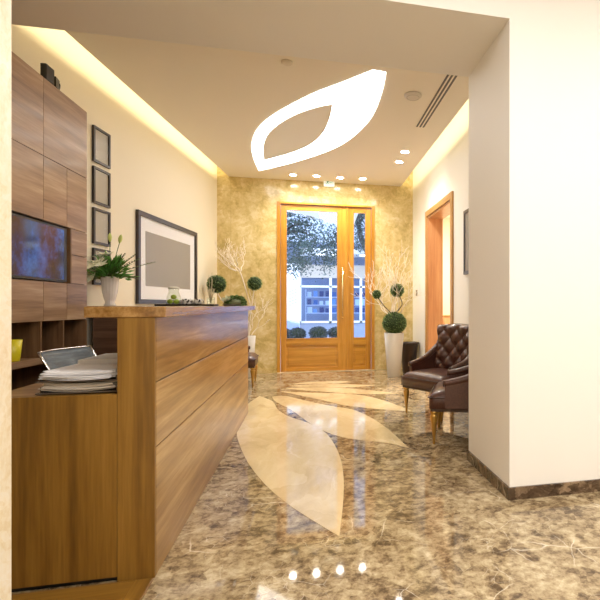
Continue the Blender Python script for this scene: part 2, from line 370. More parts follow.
# ---- entrance door (door_1)
d1 = thing('door_1', None, None, ((DX0+DX1)/2, YB, 0), kind='structure')
bm = B(); box(bm, DX0, DX0+.055, YB-.015, YB+.12, 0, DH, .004); box(bm, DX1-.055, DX1, YB-.015, YB+.12, 0, DH, .004)
struct('door_frame', bm, M_honeyZ, d1)
struct('head_frame', box(B(), DX0, DX1, YB-.012, YB+.12, DH-.035, DH, .004), M_honeyX, d1)
def leaf_door(x0, x1, gx0, gx1, gz0, gz1, pz0, pz1):
    y0, y1 = YB+.025, YB+.075
    bm = B()
    box(bm, x0, gx0, y0, y1, .012, DH-.04, .005); box(bm, gx1, x1, y0, y1, .012, DH-.04, .005)
    l = struct('door_leaf', bm, M_honeyZ, d1)
    bm = B()
    box(bm, gx0, gx1, y0, y1, gz1, DH-.04, .003); box(bm, gx0, gx1, y0, y1, pz1, gz0, .003); box(bm, gx0, gx1, y0, y1, .012, pz0, .003)
    struct('door_rail', bm, M_honeyX, l)
    struct('door_panel', box(B(), gx0, gx1, y0+.016, y1-.01, pz0, pz1), M_honeyX, l)
    bm = B()   # raised field and bead
    box(bm, gx0+.035, gx1-.035, y0+.008, y0+.02, pz0+.035, pz1-.035, .007)
    struct('panel_field', bm, M_honeyX, l)
    g = struct('door_glass', box(B(), gx0-.004, gx1+.004, y0+.022, y0+.028, gz0-.004, gz1+.004), glass('door_glass', (.97, .985, 1)), l)
    bm = B()
    for a in (0,):
        box(bm, gx0-.001, gx0+.012, y0-.004, y0+.02, gz0, gz1, .003); box(bm, gx1-.012, gx1+.001, y0-.004, y0+.02, gz0, gz1, .003)
        box(bm, gx0, gx1, y0-.004, y0+.02, gz0-.001, gz0+.012, .003); box(bm, gx0, gx1, y0-.004, y0+.02, gz1-.012, gz1+.001, .003)
    struct('glazing_bead', bm, M_honeyZ, l)
    return l
l1 = leaf_door(DX0+.06, .652, -.383, .492, .572, 2.80, .075, .455)
l2 = leaf_door(.660, DX1-.06, .762, .985, .572, 2.80, .075, .455)
bm = B(); tube(bm, [(.573, YB-.045, .965), (.573, YB-.045, 1.81)], .011, 10)
for z in (1.06, 1.72): tube(bm, [(.573, YB-.045, z), (.573, YB+.03, z)], .007, 8)
struct('door_handle', bm, plain('handle_brushed_brass', (.85, .66, .34), .25, metal=.9), l1)
bm = B(); lathe(bm, [(.0, 0), (.016, 0), (.016, .012), (0, .012)], 14)
bmesh.ops.transform(bm, matrix=Matrix.Translation((.573, YB+.026, .93)) @ Matrix.Rotation(PI/2, 4, 'X'), verts=bm.verts)
struct('lock_cylinder', bm, M_brass, l1)
struct('threshold', box(B(), DX0, DX1, YB-.03, YB+.28, 0, .010, .003), M_inlay, d1)
struct('astragal', box(B(), .637, .675, YB+.008, YB+.027, .02, DH-.045, .005), M_honeyZ, d1)

# ---- side door opening (door_2)
d2 = thing('door_2', None, None, (XR, (DY0+DY1)/2, 0), kind='structure')
bm = B(); cw = .09
box(bm, XR-.025, XR+.002, DY0-cw, DY0, 0, DZ+cw, .005); box(bm, XR-.025, XR+.002, DY1, DY1+cw, 0, DZ+cw, .005)
struct('door_casing', bm, M_case, d2)
struct('head_casing', box(B(), XR-.025, XR+.002, DY0, DY1, DZ, DZ+cw, .005), wood('side_door_head', [(0.3, (0.38, 0.19, 0.05)), (0.5, (0.55, 0.30, 0.10)), (0.7, (0.66, 0.41, 0.17))], 'Y', seed=8, rough=.35, coat=.2), d2)
M_jamb = wood('side_door_jamb', [(0.3, (0.55, 0.24, 0.10)), (0.5, (0.68, 0.34, 0.16)), (0.7, (0.76, 0.44, 0.22))], 'Z', seed=12, rough=.35, coat=.2)
bm = B(); box(bm, XR, XR+.24, DY1-.03, DY1, 0, DZ, .002); box(bm, XR, XR+.24, DY0, DY0+.03, 0, DZ, .002); box(bm, XR, XR+.24, DY0+.03, DY1-.03, DZ-.03, DZ, .002)
struct('door_jamb', bm, M_jamb, d2)

# ------------------------------------------------------------------ light fittings and lamps
def lamp(name, typ, loc, energy, col, size=.1, rot=(0, 0, 0), **kw):
    L = bpy.data.lights.new(name, typ); L.energy = energy; L.color = col
    if typ == 'AREA':
        L.shape = kw.get('shape', 'DISK'); L.size = size
        if 'size_y' in kw: L.size_y = kw['size_y']
        if 'spread' in kw: L.spread = kw['spread']
    elif typ == 'SPOT': L.shadow_soft_size = size; L.spot_size = kw.get('ang', 1.9); L.spot_blend = 1
    else: L.shadow_soft_size = size
    o = bpy.data.objects.new(name, L); COL.objects.link(o); o.location = loc; o.rotation_euler = rot
    return o
# leaf-shaped ceiling light
OUT = [(.689, 4.332), (.569, 4.317), (.321, 4.612), (.059, 4.91), (-.235, 5.33), (-.474, 5.747), (-.646, 6.202), (-.752, 6.765), (-.785, 7.346), (-.772, 7.944), (-.33, 7.484), (.084, 6.968), (.377, 6.501), (.561, 6.02), (.694, 5.389), (.713, 4.757)]
INN = [(.244, 5.122), (.063, 5.26), (-.151, 5.505), (-.355, 5.851), (-.518, 6.272), (-.609, 6.79), (-.643, 7.313), (-.389, 7.052), (-.147, 6.743), (.041, 6.408), (.174, 5.961), (.23, 5.498)]
cl = thing('leaf_ceiling_light', 'large white glowing leaf-shaped light panel set in the ceiling', 'ceiling light', (0, 6.1, ZC))
obj('diffuser', prism(B(), petal_pts(OUT, [0, 1, 9]), ZC-.006, ZC+.02), emit('leaf_panel_light', (1.0, .98, .95), 6.6), cl, label='glowing white leaf-shaped panel')
obj('inner_panel', prism(B(), petal_pts(INN, [0, 6]), ZC-.014, ZC-.0055), M_white, cl, label='beige leaf-shaped plate within the white panel')
# recessed downlights
DL = [(-.256, 8.066), (.121, 8.05), (.508, 8.06), (.882, 8.052), (1.305, 6.505), (1.308, 6.977)]
DLAB = ['leftmost recessed downlight of the four above the entrance door', 'second recessed downlight from left above the entrance door, left of the exit sign', 'third recessed downlight from left above the entrance door, right of the exit sign', 'rightmost recessed downlight of the four above the entrance door',
        'recessed downlight beside the right cove, the upper of the pair in the photo', 'recessed downlight beside the right cove, the lower of the pair in the photo']
def make_downlight(x, y, z, lab, grp):
    t = thing('downlight', lab, 'downlight', (x, y, z), group=grp)
    bm = B(); lathe(bm, [(.043, 0.0), (.045, -.008), (.058, -.008), (.062, 0), (.043, 0)], 24, (x, y, z), cap=False)
    obj('trim_ring', bm, plain('downlight_ring', (.85, .83, .78), .4), t)
    bm = B(); lathe(bm, [(0, -.009), (.040, -.009), (.0535, -.0085), (.0535, -.003), (0, -.003)], 20, (x, y, z))
    obj('lamp_lens', bm, emit('downlight_glow', (1, .95, .85), 90), t)
    return t
d0 = make_downlight(DL[0][0], DL[0][1], ZC, DLAB[0], 'recessed downlights')
for (x, y), lb in list(zip(DL, DLAB))[1:]: dup(d0, (x, y, ZC), 0, lb)
for x, y in DL: lamp('downlight_lamp', 'SPOT', (x, y, ZC-.03), 52, (1, .92, .78), .04, ang=2.3)
NL = [(-1.6, -.8), (.6, -.8), (2.8, -.8), (-1.6, 1.0), (.6, 1.0), (2.8, 1.0)]
for i, (x, y) in enumerate(NL):
    lamp('near_room_fill', 'AREA', (x, y, 3.33), 37, (1, .962, .935), .34)  # unseen fill lights added to brighten the pillar face and near floor
# cove strips: thin warm strips lying on the dropped ceiling, shining at the walls
Lc = lamp('cove_lamp_left', 'AREA', ((-1.979-1.298)/2+.10, (3.363+YB)/2, ZC+.10), 14, (1, .85, .52), .05, shape='RECTANGLE', size_y=5.0, rot=(0, math.radians(96), math.atan2(1.298-1.979, YB-3.363)*1.0))
Lr = lamp('cove_lamp_right', 'AREA', (1.614-.10, 5.9, ZC+.10), 12, (1, .85, .52), .05, shape='RECTANGLE', size_y=5.0, rot=(0, math.radians(-96), 0))
lamp('side_room_lamp', 'AREA', (2.8, 7.6, 2.95), 110, (1, .86, .72), .6)

# things on the ceiling
bm = B(); lathe(bm, [(.088, 0), (.088, -.014), (.07, -.026), (.045, -.03), (0, -.03)], 28, (1.034, 4.741, ZC))
t = thing('ceiling_speaker', 'round flush grey-white ceiling fitting left of the slot vent', 'ceiling fitting', (1.034, 4.741, ZC))
obj('housing', bm, plain('speaker_white', (.68, .63, .56), .5), t)
bm = B(); lathe(bm, [(.06, -.027), (.062, -.031), (.066, -.031), (.068, -.025)], 28, (1.034, 4.741, ZC), cap=False)
obj('rim_ring', bm, plain('speaker_ring', (.5, .46, .4), .4), t)
bm = B(); lathe(bm, [(.05, 0), (.05, -.01), (.03, -.022), (0, -.024)], 20, (-.189, 4.351, ZC))
single('smoke_detector', bm, plain('detector_cream', (.72, .64, .52), .5), 'small cream round detector on the ceiling left of the leaf light tip', 'smoke detector', loc=(-.189, 4.351, ZC))
# slot vent
t = thing('slot_vent', 'long black three-slot air vent in the ceiling by the right cove', 'air vent', (1.30, 4.95, ZC))
obj('vent_frame', box(B(), 1.238, 1.362, 3.7, 5.58, ZC-.004, ZC+.004), M_ceil, t)
for x in (1.26, 1.30, 1.34): obj('slot', box(B(), x-.0105, x+.0105, 3.72, 5.565, ZC-.0055, ZC-.0035), M_black, t)
# exit sign
t = thing('exit_sign', 'small white box exit sign with green running figure above the entrance door', 'exit sign', (.34, YB-.03, 3.22))
obj('sign_box', box(B(), .25, .43, YB-.06, YB-.002, 3.215, 3.355, .006), emit('exit_sign_face', (.9, 1, .94), .35), t)
g_ = plain('exit_green', (.02, .35, .16), .5)
bm = B(); y0, y1 = YB-.0635, YB-.0600
ball(bm, (.322, y0+.001, 3.318), .009, 1, (1, .2, 1))
def bar(bm, a, b_, w):
    a = Vector((a[0], 0, a[1])); b_ = Vector((b_[0], 0, b_[1])); d = (b_-a).normalized(); s = Vector((-d.z, 0, d.x))*w/2
    q = [a-s, b_-s, b_+s, a+s]
    lo = [bm.verts.new((v.x, y0, v.z)) for v in q]; hi = [bm.verts.new((v.x, y1, v.z)) for v in q]
    bm.faces.new(lo); bm.faces.new(hi[::-1])
    for i in range(4): bm.faces.new((lo[i], hi[i], hi[(i+1) % 4], lo[(i+1) % 4]))
bar(bm, (.318, 3.305), (.310, 3.275), .016); bar(bm, (.316, 3.302), (.336, 3.288), .006); bar(bm, (.314, 3.300), (.296, 3.294), .006)
bar(bm, (.312, 3.276), (.330, 3.262), .007); bar(bm, (.330, 3.262), (.324, 3.243), .006); bar(bm, (.308, 3.277), (.296, 3.256), .007); bar(bm, (.297, 3.258), (.280, 3.256), .006)
bar(bm, (.352, 3.325), (.352, 3.240), .004); bar(bm, (.352, 3.323), (.398, 3.323), .004); bar(bm, (.398, 3.325), (.398, 3.240), .004)
bar(bm, (.364, 3.28), (.388, 3.28), .006); bar(bm, (.372, 3.288), (.364, 3.280), .005); bar(bm, (.372, 3.272), (.364, 3.280), .005)
obj('sign_symbol', bm, g_, t, label='green running figure, arrow and door')

# ------------------------------------------------------------------ reception counter
CX = -.634; CI = -.776; CY0 = 2.207; CY1 = 5.37; CT = 1.145
t = thing('reception_counter', 'long honey-brown wooden reception counter with boarded front and lower desk', 'reception counter', (-.85, 3.8, 0))
def chf(bm): return bm
for i, (za, zb) in enumerate([(.827, 1.10), (.549, .821), (.0, .543)]):
    # two lower boards taper slightly like the photographed joints
    bm = box(B(), CX-.03, CX, CY0+.0205, CY1, za, zb, .0035)
    obj('front_board', bm, M_cf[i], t)
obj('counter_body', box(B(), CI, CX-.03, CY0+.02, CY1-.001, 0, 1.10), M_endq, t)
obj('end_post', box(B(), CI, CX, CY0, CY0+.02, 0.0, 1.10, .002), M_endq, t, label='tall vertical-grain end post')
obj('end_panel', box(B(), -1.26, CI-.001, CY0, CY0+.03, .022, .782, .0015), M_endp, t, label='low vertical-grain end panel under the desk')
obj('desk_top', box(B(), -1.26, CI, CY0+.0305, 4.75, .756, .782, .003), wood('desk_top_wood', TEAK, 'X', seed=6.6, sc=.6), t)
obj('plinth', box(B(), -1.24, CI, CY0+.02, 4.70, 0, .022), M_black, t)  # black block paints in the shadow gap below the end panel
obj('counter_top', box(B(), -.897, -.592, CY0-.004, 5.62, 1.10, CT, .003), M_top, t)
obj('return_top', box(B(), -1.955, -.898, 4.80, 5.50, 1.10, CT, .003), M_top, t)
obj('return_panel', box(B(), -1.905, -.79, 4.86, 4.89, 0, 1.10), wood('return_panel_wood', [(0.3, (0.06, 0.03, 0.018)), (0.5, (0.12, 0.06, 0.035)), (0.7, (0.2, 0.11, 0.065))], 'X', seed=3.3), t)
obj('return_panel', box(B(), -1.87, -.78, 5.33, 5.365, 0, 1.10), M_endq, t)
# low timber floor platform behind the end panel, towards the camera
t = thing('floor_platform', 'low wooden plinth board on the floor at the near end of the counter', 'plinth', (-.95, 1.92, 0))
obj('board', box(B(), -1.5, -.70, 1.64, 2.190, 0, .012, .002), wood('platform_wood', TEAKD, 'X', seed=8), t)
obj('edge_strip', box(B(), -.70, CX-.001, 1.64, 2.190, 0, .012, .002), wood('platform_edge', TEAKD, 'Y', seed=2), t)

# ------------------------------------------------------------------ wall cabinet with screen niche
def cab(y): return -1.787 + .0302*(y-4.45)        # x of the cabinet face
CYN, CYF = 2.3, 4.45
t = thing('wall_cabinet', 'tall walnut wall unit with screen niche and open cubbies behind the counter', 'cabinet', (-1.95, 3.4, 0))
def slab(bm, ya, yb, za, zb, d0, d1):
    """block on the cabinet face, from depth d0 to d1 behind it"""
    pts = [(cab(ya)-d0, ya), (cab(yb)-d0, yb), (cab(yb)-d1, yb), (cab(ya)-d1, ya)]
    return prism(bm, pts, za, zb)
def slabw(bm, ya, yb, za, zb, d0):
    pts = [(cab(ya)-d0, ya), (cab(yb)-d0, yb), (lwx(yb)+.004, yb), (lwx(ya)+.004, ya)]
    return prism(bm, pts, za, zb)
g = .0025
panels = [(2.3, 3.1, 2.197, 2.748), (3.1, 3.829, 2.197, 2.748), (3.829, 4.45, 2.197, 2.748),
          (2.3, 3.1, 1.746, 2.197), (3.1, 3.829, 1.746, 2.197), (3.829, 4.138, 1.746, 2.197), (4.204, 4.45, 1.546, 2.197), (4.138, 4.204, 1.746, 2.197),
          (4.204, 4.45, 1.038, 1.543), (3.829, 4.138, 1.038, 1.32), (4.138, 4.204, 1.038, 1.32), (3.1, 3.829, 1.038, 1.32), (2.3, 3.1, 1.038, 1.32)]
panels = [(2.3, 3.1, 2.197, 2.748), (3.1, 3.829, 2.197, 2.748), (3.829, 4.45, 2.197, 2.748),
          (2.3, 3.1, 1.746, 2.197), (3.1, 3.829, 1.746, 2.197), (3.829, 4.138, 1.746, 2.197), (4.138, 4.45, 1.746, 2.197),
          (4.206, 4.45, 1.544, 1.746), (4.206, 4.45, 1.32, 1.544), (4.138, 4.45, 1.038, 1.32), (3.829, 4.138, 1.038, 1.32), (3.1, 3.829, 1.038, 1.32), (2.3, 3.1, 1.038, 1.32)]
for i, (a, b_, c, d) in enumerate(panels):
    obj('door_panel', slab(B(), a+g, b_-g, c+g, d-g, 0, .018), M_cab[i % 4], t)
bm = B()
slabw(bm, CYN, CYF-.001, 1.746, 2.746, .019); slabw(bm, 4.206, CYF-.001, 1.04, 1.746, .019); slabw(bm, CYN, 4.206, 1.04, 1.32, .019)
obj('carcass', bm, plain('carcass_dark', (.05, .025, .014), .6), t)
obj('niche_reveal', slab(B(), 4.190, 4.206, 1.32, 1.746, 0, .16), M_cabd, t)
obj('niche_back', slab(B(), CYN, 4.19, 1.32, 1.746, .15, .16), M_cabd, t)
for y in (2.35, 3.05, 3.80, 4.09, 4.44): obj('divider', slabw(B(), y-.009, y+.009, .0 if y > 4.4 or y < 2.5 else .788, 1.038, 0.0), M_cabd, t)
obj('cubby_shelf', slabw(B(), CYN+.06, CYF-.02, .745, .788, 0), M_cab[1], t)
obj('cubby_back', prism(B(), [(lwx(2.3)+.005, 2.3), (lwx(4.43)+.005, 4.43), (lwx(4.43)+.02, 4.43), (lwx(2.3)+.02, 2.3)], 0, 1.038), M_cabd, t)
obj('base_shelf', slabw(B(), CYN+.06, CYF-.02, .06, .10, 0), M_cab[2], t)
# television in the niche
t = thing('television', 'flat black television set in the wooden wall niche', 'television', (-1.86, 3.5, 1.33))
obj('bezel', slab(B(), 2.85, 4.165, 1.328, 1.738, .014, .055), M_black, t)
ms, nt, b_ = _new('tv_screen'); b_.inputs['Base Color'].default_value = (.006, .008, .014, 1); b_.inputs['Roughness'].default_value = .08
b_.inputs['Specular IOR Level'].default_value = .6
# picture on the lit screen: blue water with a dark diagonal branch
tc = N(nt, 'ShaderNodeTexCoord'); nz = N(nt, 'ShaderNodeTexNoise'); nz.inputs['Scale'].default_value = 4.2; nz.inputs['Detail'].default_value = 9; nz.inputs['Roughness'].default_value = .7
nt.links.new(tc.outputs['Object'], nz.inputs['Vector'])
r = ramp(nt, [(.40, (.003, .005, .012)), (.49, (.006, .02, .09)), (.57, (.015, .09, .36)), (.66, (.04, .18, .58)), (.78, (.35, .45, .75))]); nt.links.new(nz.outputs['Fac'], r.inputs['Fac'])
nt.links.new(r.outputs['Color'], b_.inputs['Emission Color']); b_.inputs['Emission Strength'].default_value = .5
obj('screen', slab(B(), 2.875, 4.125, 1.345, 1.722, .0125, .0142), ms, t)
# small black speaker on top of the cabinet
t = thing('camera_box', 'small black boxy device with cable on top of the wall cabinet', 'speaker', (cab(3.92)-.05, 3.92, 2.75))
obj('body', slab(B(), 3.865, 3.97, 2.75, 2.862, .0, .04), M_black, t, bev=.006)
bm = B(); prism(bm, [(cab(3.99)-.0, 3.987), (cab(4.0)-.012, 4.065), (cab(4.0)-.05, 4.065), (cab(3.99)-.08, 3.987)], 2.752, 2.825)
obj('bracket', bm, plain('dark_olive_plastic', (.03, .028, .016), .4), t)
bm = B(); tube(bm, catmull([(cab(4)-.01, 4.02, 2.80), (cab(4)+.008, 4.04, 2.775), (cab(4)+.008, 4.03, 2.70), (cab(4)+.008, 4.05, 2.66)], 4), .004, 6)
# cable drops behind the panel top instead of piercing it
bm.free(); bm = B(); tube(bm, catmull([(cab(4)-.02, 4.02, 2.80), (cab(4)-.01, 4.06, 2.80), (cab(4)-.02, 4.075, 2.765), (cab(4)-.04, 4.10, 2.755), (cab(4)-.07, 4.2, 2.755)], 4), .0045, 6)
obj('cable', bm, M_black, t)
# yellow cup in a cubby
bm = B(); lathe(bm, [(.036, 0), (.040, .01), (.052, .14), (.049, .14), (.037, .012), (0, .01)], 24, (-1.868, 3.59, .788))
single('yellow_cup', bm, plain('yellow_plastic', (.85, .72, .02), .35), 'yellow tapered cup standing in the open cubby of the wall unit', 'cup', loc=(-1.868, 3.59, .788))

# ------------------------------------------------------------------ pictures
WD = Vector((.14090, .99002, 0)); WN = Vector((.99002, -.14090, 0))   # along the left wall / out of it
def wall_pic(name, lab, s0, s1, z0, z1, fw, depth, group=None, matw=0.0):
    """s measured as world y along the left wall"""
    P = lambda y, off: Vector((lwx(y), y, 0)) + WN*off
    def blk(bm, ya, yb, za, zb, o0, o1):
        a, b2, c, d = P(ya, o0), P(yb, o0), P(yb, o1), P(ya, o1)
        prism(bm, [(a.x, a.y), (b2.x, b2.y), (c.x, c.y), (d.x, d.y)], za, zb)
    mid = P((s0+s1)/2, 0)
    t = thing(name, lab, 'picture', (mid.x, mid.y, z0), group=group)
    bm = B(); o1 = depth
    blk(bm, s0, s0+fw, z0, z1, .003, o1); blk(bm, s1-fw, s1, z0, z1, .003, o1); blk(bm, s0+fw, s1-fw, z0, z0+fw, .003, o1); blk(bm, s0+fw, s1-fw, z1-fw, z1, .003, o1)
    obj('frame', bm, M_frame, t)
    if matw:
        bm = B(); blk(bm, s0+fw, s1-fw, z0+fw, z1-fw, .004, .010); obj('mat_board', bm, M_mat, t)
        bm = B(); blk(bm, s0+fw+matw, s1-fw-matw, z0+fw+matw, z1-fw-matw, .010, .012); obj('print', bm, M_print, t)
    else:
        bm = B(); blk(bm, s0+fw, s1-fw, z0+fw, z1-fw, .004, .010); obj('print', bm, plain('pale_grey_print', (.46, .43, .36), .5), t)
    bm = B(); blk(bm, s0+fw-.001, s1-fw+.001, z0+fw-.001, z1-fw+.001, .016, .018); obj('glazing', bm, glass('picture_glass', (1, 1, 1), .22, .12), t)
    return t
wall_pic('framed_picture', 'large dark-framed picture with white mat and blank grey centre on the left wall', 5.80, 7.49, 1.17, 2.207, .05, .035, matw=.155)
names = ['small dark frame with blank grey print, topmost of the column beside the cabinet', 'small dark frame with blank grey print, second from top of the column beside the cabinet',
         'small dark frame with blank grey print, third from top just above the lilies', 'small dark frame, lowest of the column, half hidden behind the lilies']
for (za, zb), nm in zip([(2.50, 2.835), (2.11, 2.455), (1.73, 2.068), (1.345, 1.69)], names):
    wall_pic('small_picture', nm, 5.005, 5.278, za, zb, .022, .024, group='column of small frames on the left wall')
# picture on the right wall
t = thing('framed_picture', 'dark-framed picture on the right wall seen edge-on beside the pillar', 'picture', (XR, 5.0, 1.52))
bm = B(); xa, xb = XR-.026, XR-.002
box(bm, xa, xb, 5.42, 5.455, 1.52, 2.285, .003); box(bm, xa, xb, 4.5, 4.54, 1.52, 2.285, .003); box(bm, xa, xb, 4.54, 5.42, 1.52, 1.56, .003); box(bm, xa, xb, 4.54, 5.42, 2.245, 2.285, .003)
obj('frame', bm, plain('grey_frame', (.10, .10, .10), .3), t); obj('print', box(B(), XR-.014, XR-.003, 4.53, 5.43, 1.55, 2.255), M_print, t)
# light switch
t = thing('light_switch', 'small bronze light switch on the right wall near the entrance corner', 'light switch', (XR, 8.10, 1.32))
obj('plate', box(B(), XR-.010, XR-.001, 8.06, 8.15, 1.32, 1.42, .003), plain('bronze_plate', (.22, .15, .08), .35, metal=.6), t)
obj('rocker', box(B(), XR-.015, XR-.009, 8.085, 8.125, 1.345, 1.395, .002), plain('cream_rocker', (.7, .62, .5), .4), t)

# ------------------------------------------------------------------ plants
def leafball(name, c, r, t, n=420, ls=.022, sq=(1, 1, 1), mat=None, lab=None):
    bm = B(); ball(bm, c, r*.90, 3, sq); c = Vector(c); ncore = len(bm.faces); n = int(n*1.5)
    for k in range(n):
        z = 1 - 2*(k+.5)/n; a = k*2.39996; q = math.sqrt(1-z*z)
        d = Vector((q*math.cos(a), q*math.sin(a), z))
        p = Vector((c.x+d.x*r*.88*sq[0], c.y+d.y*r*.88*sq[1], c.z+d.z*r*.88*sq[2]))
        dd = d + Vector([random.uniform(-.8, .8) for _ in range(3)])
        leaf(bm, p, dd, ls*random.uniform(.8, 1.3), ls*.6)
    bm.faces.ensure_lookup_table()
    for f in bm.faces: f.material_index = 0 if f.index >= ncore else 1
    for k, f in enumerate(bm.faces):
        f.material_index = 1 if k < ncore else (0 if k % 3 else 2)
    o = obj(name, bm, mat or M_gr, t, label=lab)
    o.data.materials.append(plain('topiary_core', (.012, .03, .008), .8)); o.data.materials.append(plain('topiary_bright_leaf', (.28, .40, .14), .45) if mat is None else mat)
    return o
def planter(t, x, y, rt=.160, rb=.103, h=.71):
    bm = B(); lathe(bm, [(rb, 0), (rb+.004, .01), (rt, h-.006), (rt-.004, h), (rt-.014, h-.004), (rt-.02, h-.05), (0, h-.05)], 36, (x, y, 0))
    obj('planter', bm, M_pot, t)
    bm = B(); lathe(bm, [(rt-.021, h-.049), (rt-.05, h-.03), (0, h-.02)], 20, (x, y, 0)); obj('soil', bm, plain('potting_soil', (.05, .035, .02), .9, bump=.5), t)
def branches(t, x, y, z, n, spread, hgt, seed, lean=(0, 0)):
    rnd = random.Random(seed); bm = B()
    def grow(p, d, L, r, lev):
        pts = [p.copy()]; n_ = 12; q = p.copy(); dd = d.normalized(); ph = rnd.uniform(0, 6.28); rr = [r]
        for i in range(n_):
            dd = (dd + Vector((math.sin(ph+i*1.25), math.cos(ph+i*1.05), rnd.uniform(-.15, .25)))*.42).normalized()
            q = q + dd*L/n_
            q.y = min(q.y, YB-.03); q.x = min(q.x, XR-.03)
            pts.append(q.copy()); rr.append(max(.0022, r*(1-.8*(i+1)/n_)))
            if lev < 2 and i in (3, 5, 7, 9) and rnd.random() < .95:
                sd = (dd + Vector((rnd.uniform(-1, 1), rnd.uniform(-.7, .7), rnd.uniform(-.5, .8)))).normalized()
                grow(q, sd, L*.5, r*.5, lev+1)
        tube(bm, pts, rr, 5)
    for k in range(n):
        a = 2*PI*k/n + rnd.uniform(-.4, .4)
        grow(Vector((x+.05*math.cos(a), y+.03*math.sin(a), z)), Vector((spread*math.cos(a)+lean[0], spread*.5*math.sin(a)+lean[1], 1)), hgt*rnd.uniform(.75, 1.1), .0085, 0)
    obj('branches', bm, M_branch, t, label='bleached curly branches')
# right of the door
t = thing('topiary_plant', 'tall white tapered planter with three clipped green balls, right of the entrance door', 'potted plant', (1.343, 7.6, 0), group=None)
planter(t, 1.343, 7.6)
leafball('topiary_ball', (1.350, 7.6, .865), .205, t, 800, .026, (1, 1, .92))
leafball('topiary_ball', (1.392, 7.58, 1.394), .112, t, 320, .022)
leafball('topiary_ball', (1.057, 7.58, 1.327), .072, t, 200, .018)
branches(t, 1.343, 7.62, .98, 10, .85, .85, 4, (0, 0))
bm = B(); tube(bm, catmull([(1.36, 7.6, 1.02), (1.47, 7.57, 1.16), (1.43, 7.57, 1.30)], 5), .008, 6); tube(bm, catmull([(1.30, 7.6, 1.02), (1.16, 7.56, 1.16), (1.08, 7.57, 1.28)], 5), .007, 6)
obj('ball_stem', bm, M_twig, t)
# left of the door
t = thing('topiary_plant', 'white planter with curly branches and two clipped green balls, behind the counter end', 'potted plant', (-.985, 8.05, 0))
PXL, PYL = -.985, 8.05
planter(t, PXL, PYL, .150, .10, .665)
leafball('topiary_ball', (-1.375, 7.78, 1.475), .142, t, 420, .024)
leafball('topiary_ball', (-.845, 7.98, 1.50), .112, t, 320, .022)
bm = B(); tube(bm, catmull([(PXL+.03, PYL, .63), (PXL+.06, PYL, .80), (PXL+.02, PYL, .95), (PXL+.07, PYL, 1.12), (PXL-.0, PYL, 1.40), (-1.08, PYL, 1.70), (-1.22, PYL-.05, 1.85), (-1.36, PYL-.1, 1.96), (-1.42, 7.9, 2.15)], 5), [.015-.011*i/40 for i in range(41)], 7)
obj('main_branch', bm, M_branch, t)
branches(t, -1.10, PYL, 1.70, 5, 1.0, .42, 23, (-.9, -.15)); branches(t, PXL+.03, PYL, .64, 3, .3, .6, 11, (.1, 0)); branches(t, -1.16, PYL-.02, 1.78, 4, 1.0, .36, 31, (-.6, -.15))
bm = B(); tube(bm, catmull([(PXL-.03, PYL, .63), (-1.15, 7.95, 1.0), (-1.32, 7.82, 1.25), (-1.37, 7.79, 1.36)], 5), .009, 6); tube(bm, catmull([(PXL+.03, PYL, .63), (-.90, 8.02, 1.1), (-.85, 7.99, 1.42)], 5), .009, 6)
tube(bm, catmull([(PXL, PYL, .63), (-.97, 8.04, .95), (-.99, 8.03, 1.22)], 5), .010, 6)
obj('ball_stem', bm, M_branch, t)
# umbrella bin
t = thing('waste_bin', 'dark brown tapered bin standing between the white planter and the side door', 'bin', (1.66, 7.93, 0))
bm = B(); lathe(bm, [(.105, 0), (.108, .012), (.158, .50), (.166, .505), (.166, .522), (.158, .522), (.150, .49), (.1, .02), (0, .02)], 36, (1.66, 7.93, 0)); obj('body', bm, M_bin, t)
bm = B(); lathe(bm, [(.1665, .500), (.170, .508), (.170, .520), (.1665, .526)], 36, (1.66, 7.93, 0), cap=False); obj('rim', bm, plain('bin_rim', (.06, .04, .035), .25), t)

# lilies on the return top
vx, vy = -1.815, 4.99
t = thing('flower_vase', 'white fluted vase of white lilies and ferns on the counter return by the wall', 'vase of flowers', (vx, vy, CT))
bm = B(); lathe(bm, [(.046, 0), (.050, .008), (.036, .035), (.048, .07), (.062, .14), (.068, .22), (.075, .265), (.083, .272), (.078, .272), (.066, .255), (.05, .12), (0, .10)], 64, (vx, vy, CT), flute=.02, nf=16)
obj('vase', bm, plain('white_porcelain', (.85, .82, .82), .25, coat=.4), t)
rnd = random.Random(5); bm = B()
for k in range(300):
    a = rnd.uniform(0, 6.28); el = rnd.uniform(-.15, 1.4); d = Vector((math.cos(a)*math.cos(el), math.sin(a)*math.cos(el), math.sin(el)))
    p = Vector((vx, vy, CT+.28)) + d*rnd.uniform(.02, .15); p.x = max(p.x, lwx(p.y)+.06)
    leaf(bm, p, d, rnd.uniform(.06, .12), rnd.uniform(.018, .03))
obj('foliage', bm, plain('lily_leaf_green', (.11, .30, .05), .45, var=.5, bscale=25), t)
bm = B()
for (dx, dy, dz, L) in [(.20, -.06, .16, .36), (.24, .02, .13, .42), (.22, -.10, .02, .32), (-.04, -.25, .02, .24), (.10, -.18, .10, .30), (.12, -.04, .22, .30), (.17, -.02, .20, .34)]:
    e = Vector((dx, dy, dz)).normalized(); base = Vector((vx, vy, CT+.27)); pts = [base + e*L*s_ + Vector((0, 0, -.10*s_*s_*.5)) for s_ in [i/12 for i in range(13)]]
    tube(bm, pts, .0025, 5)
    for i, p in enumerate(pts[2:]):
        for s_ in (-1, 1):
            sd = e.cross(Vector((0, 0, 1)))*s_ + e*.8; leaf(bm, p, sd, .055*(1-i/16), .012, Vector((0, 0, 1)))
obj('fern_frond', bm, plain('fern_green', (.10, .16, .03), .5, var=.4, bscale=25), t)
bs = B()
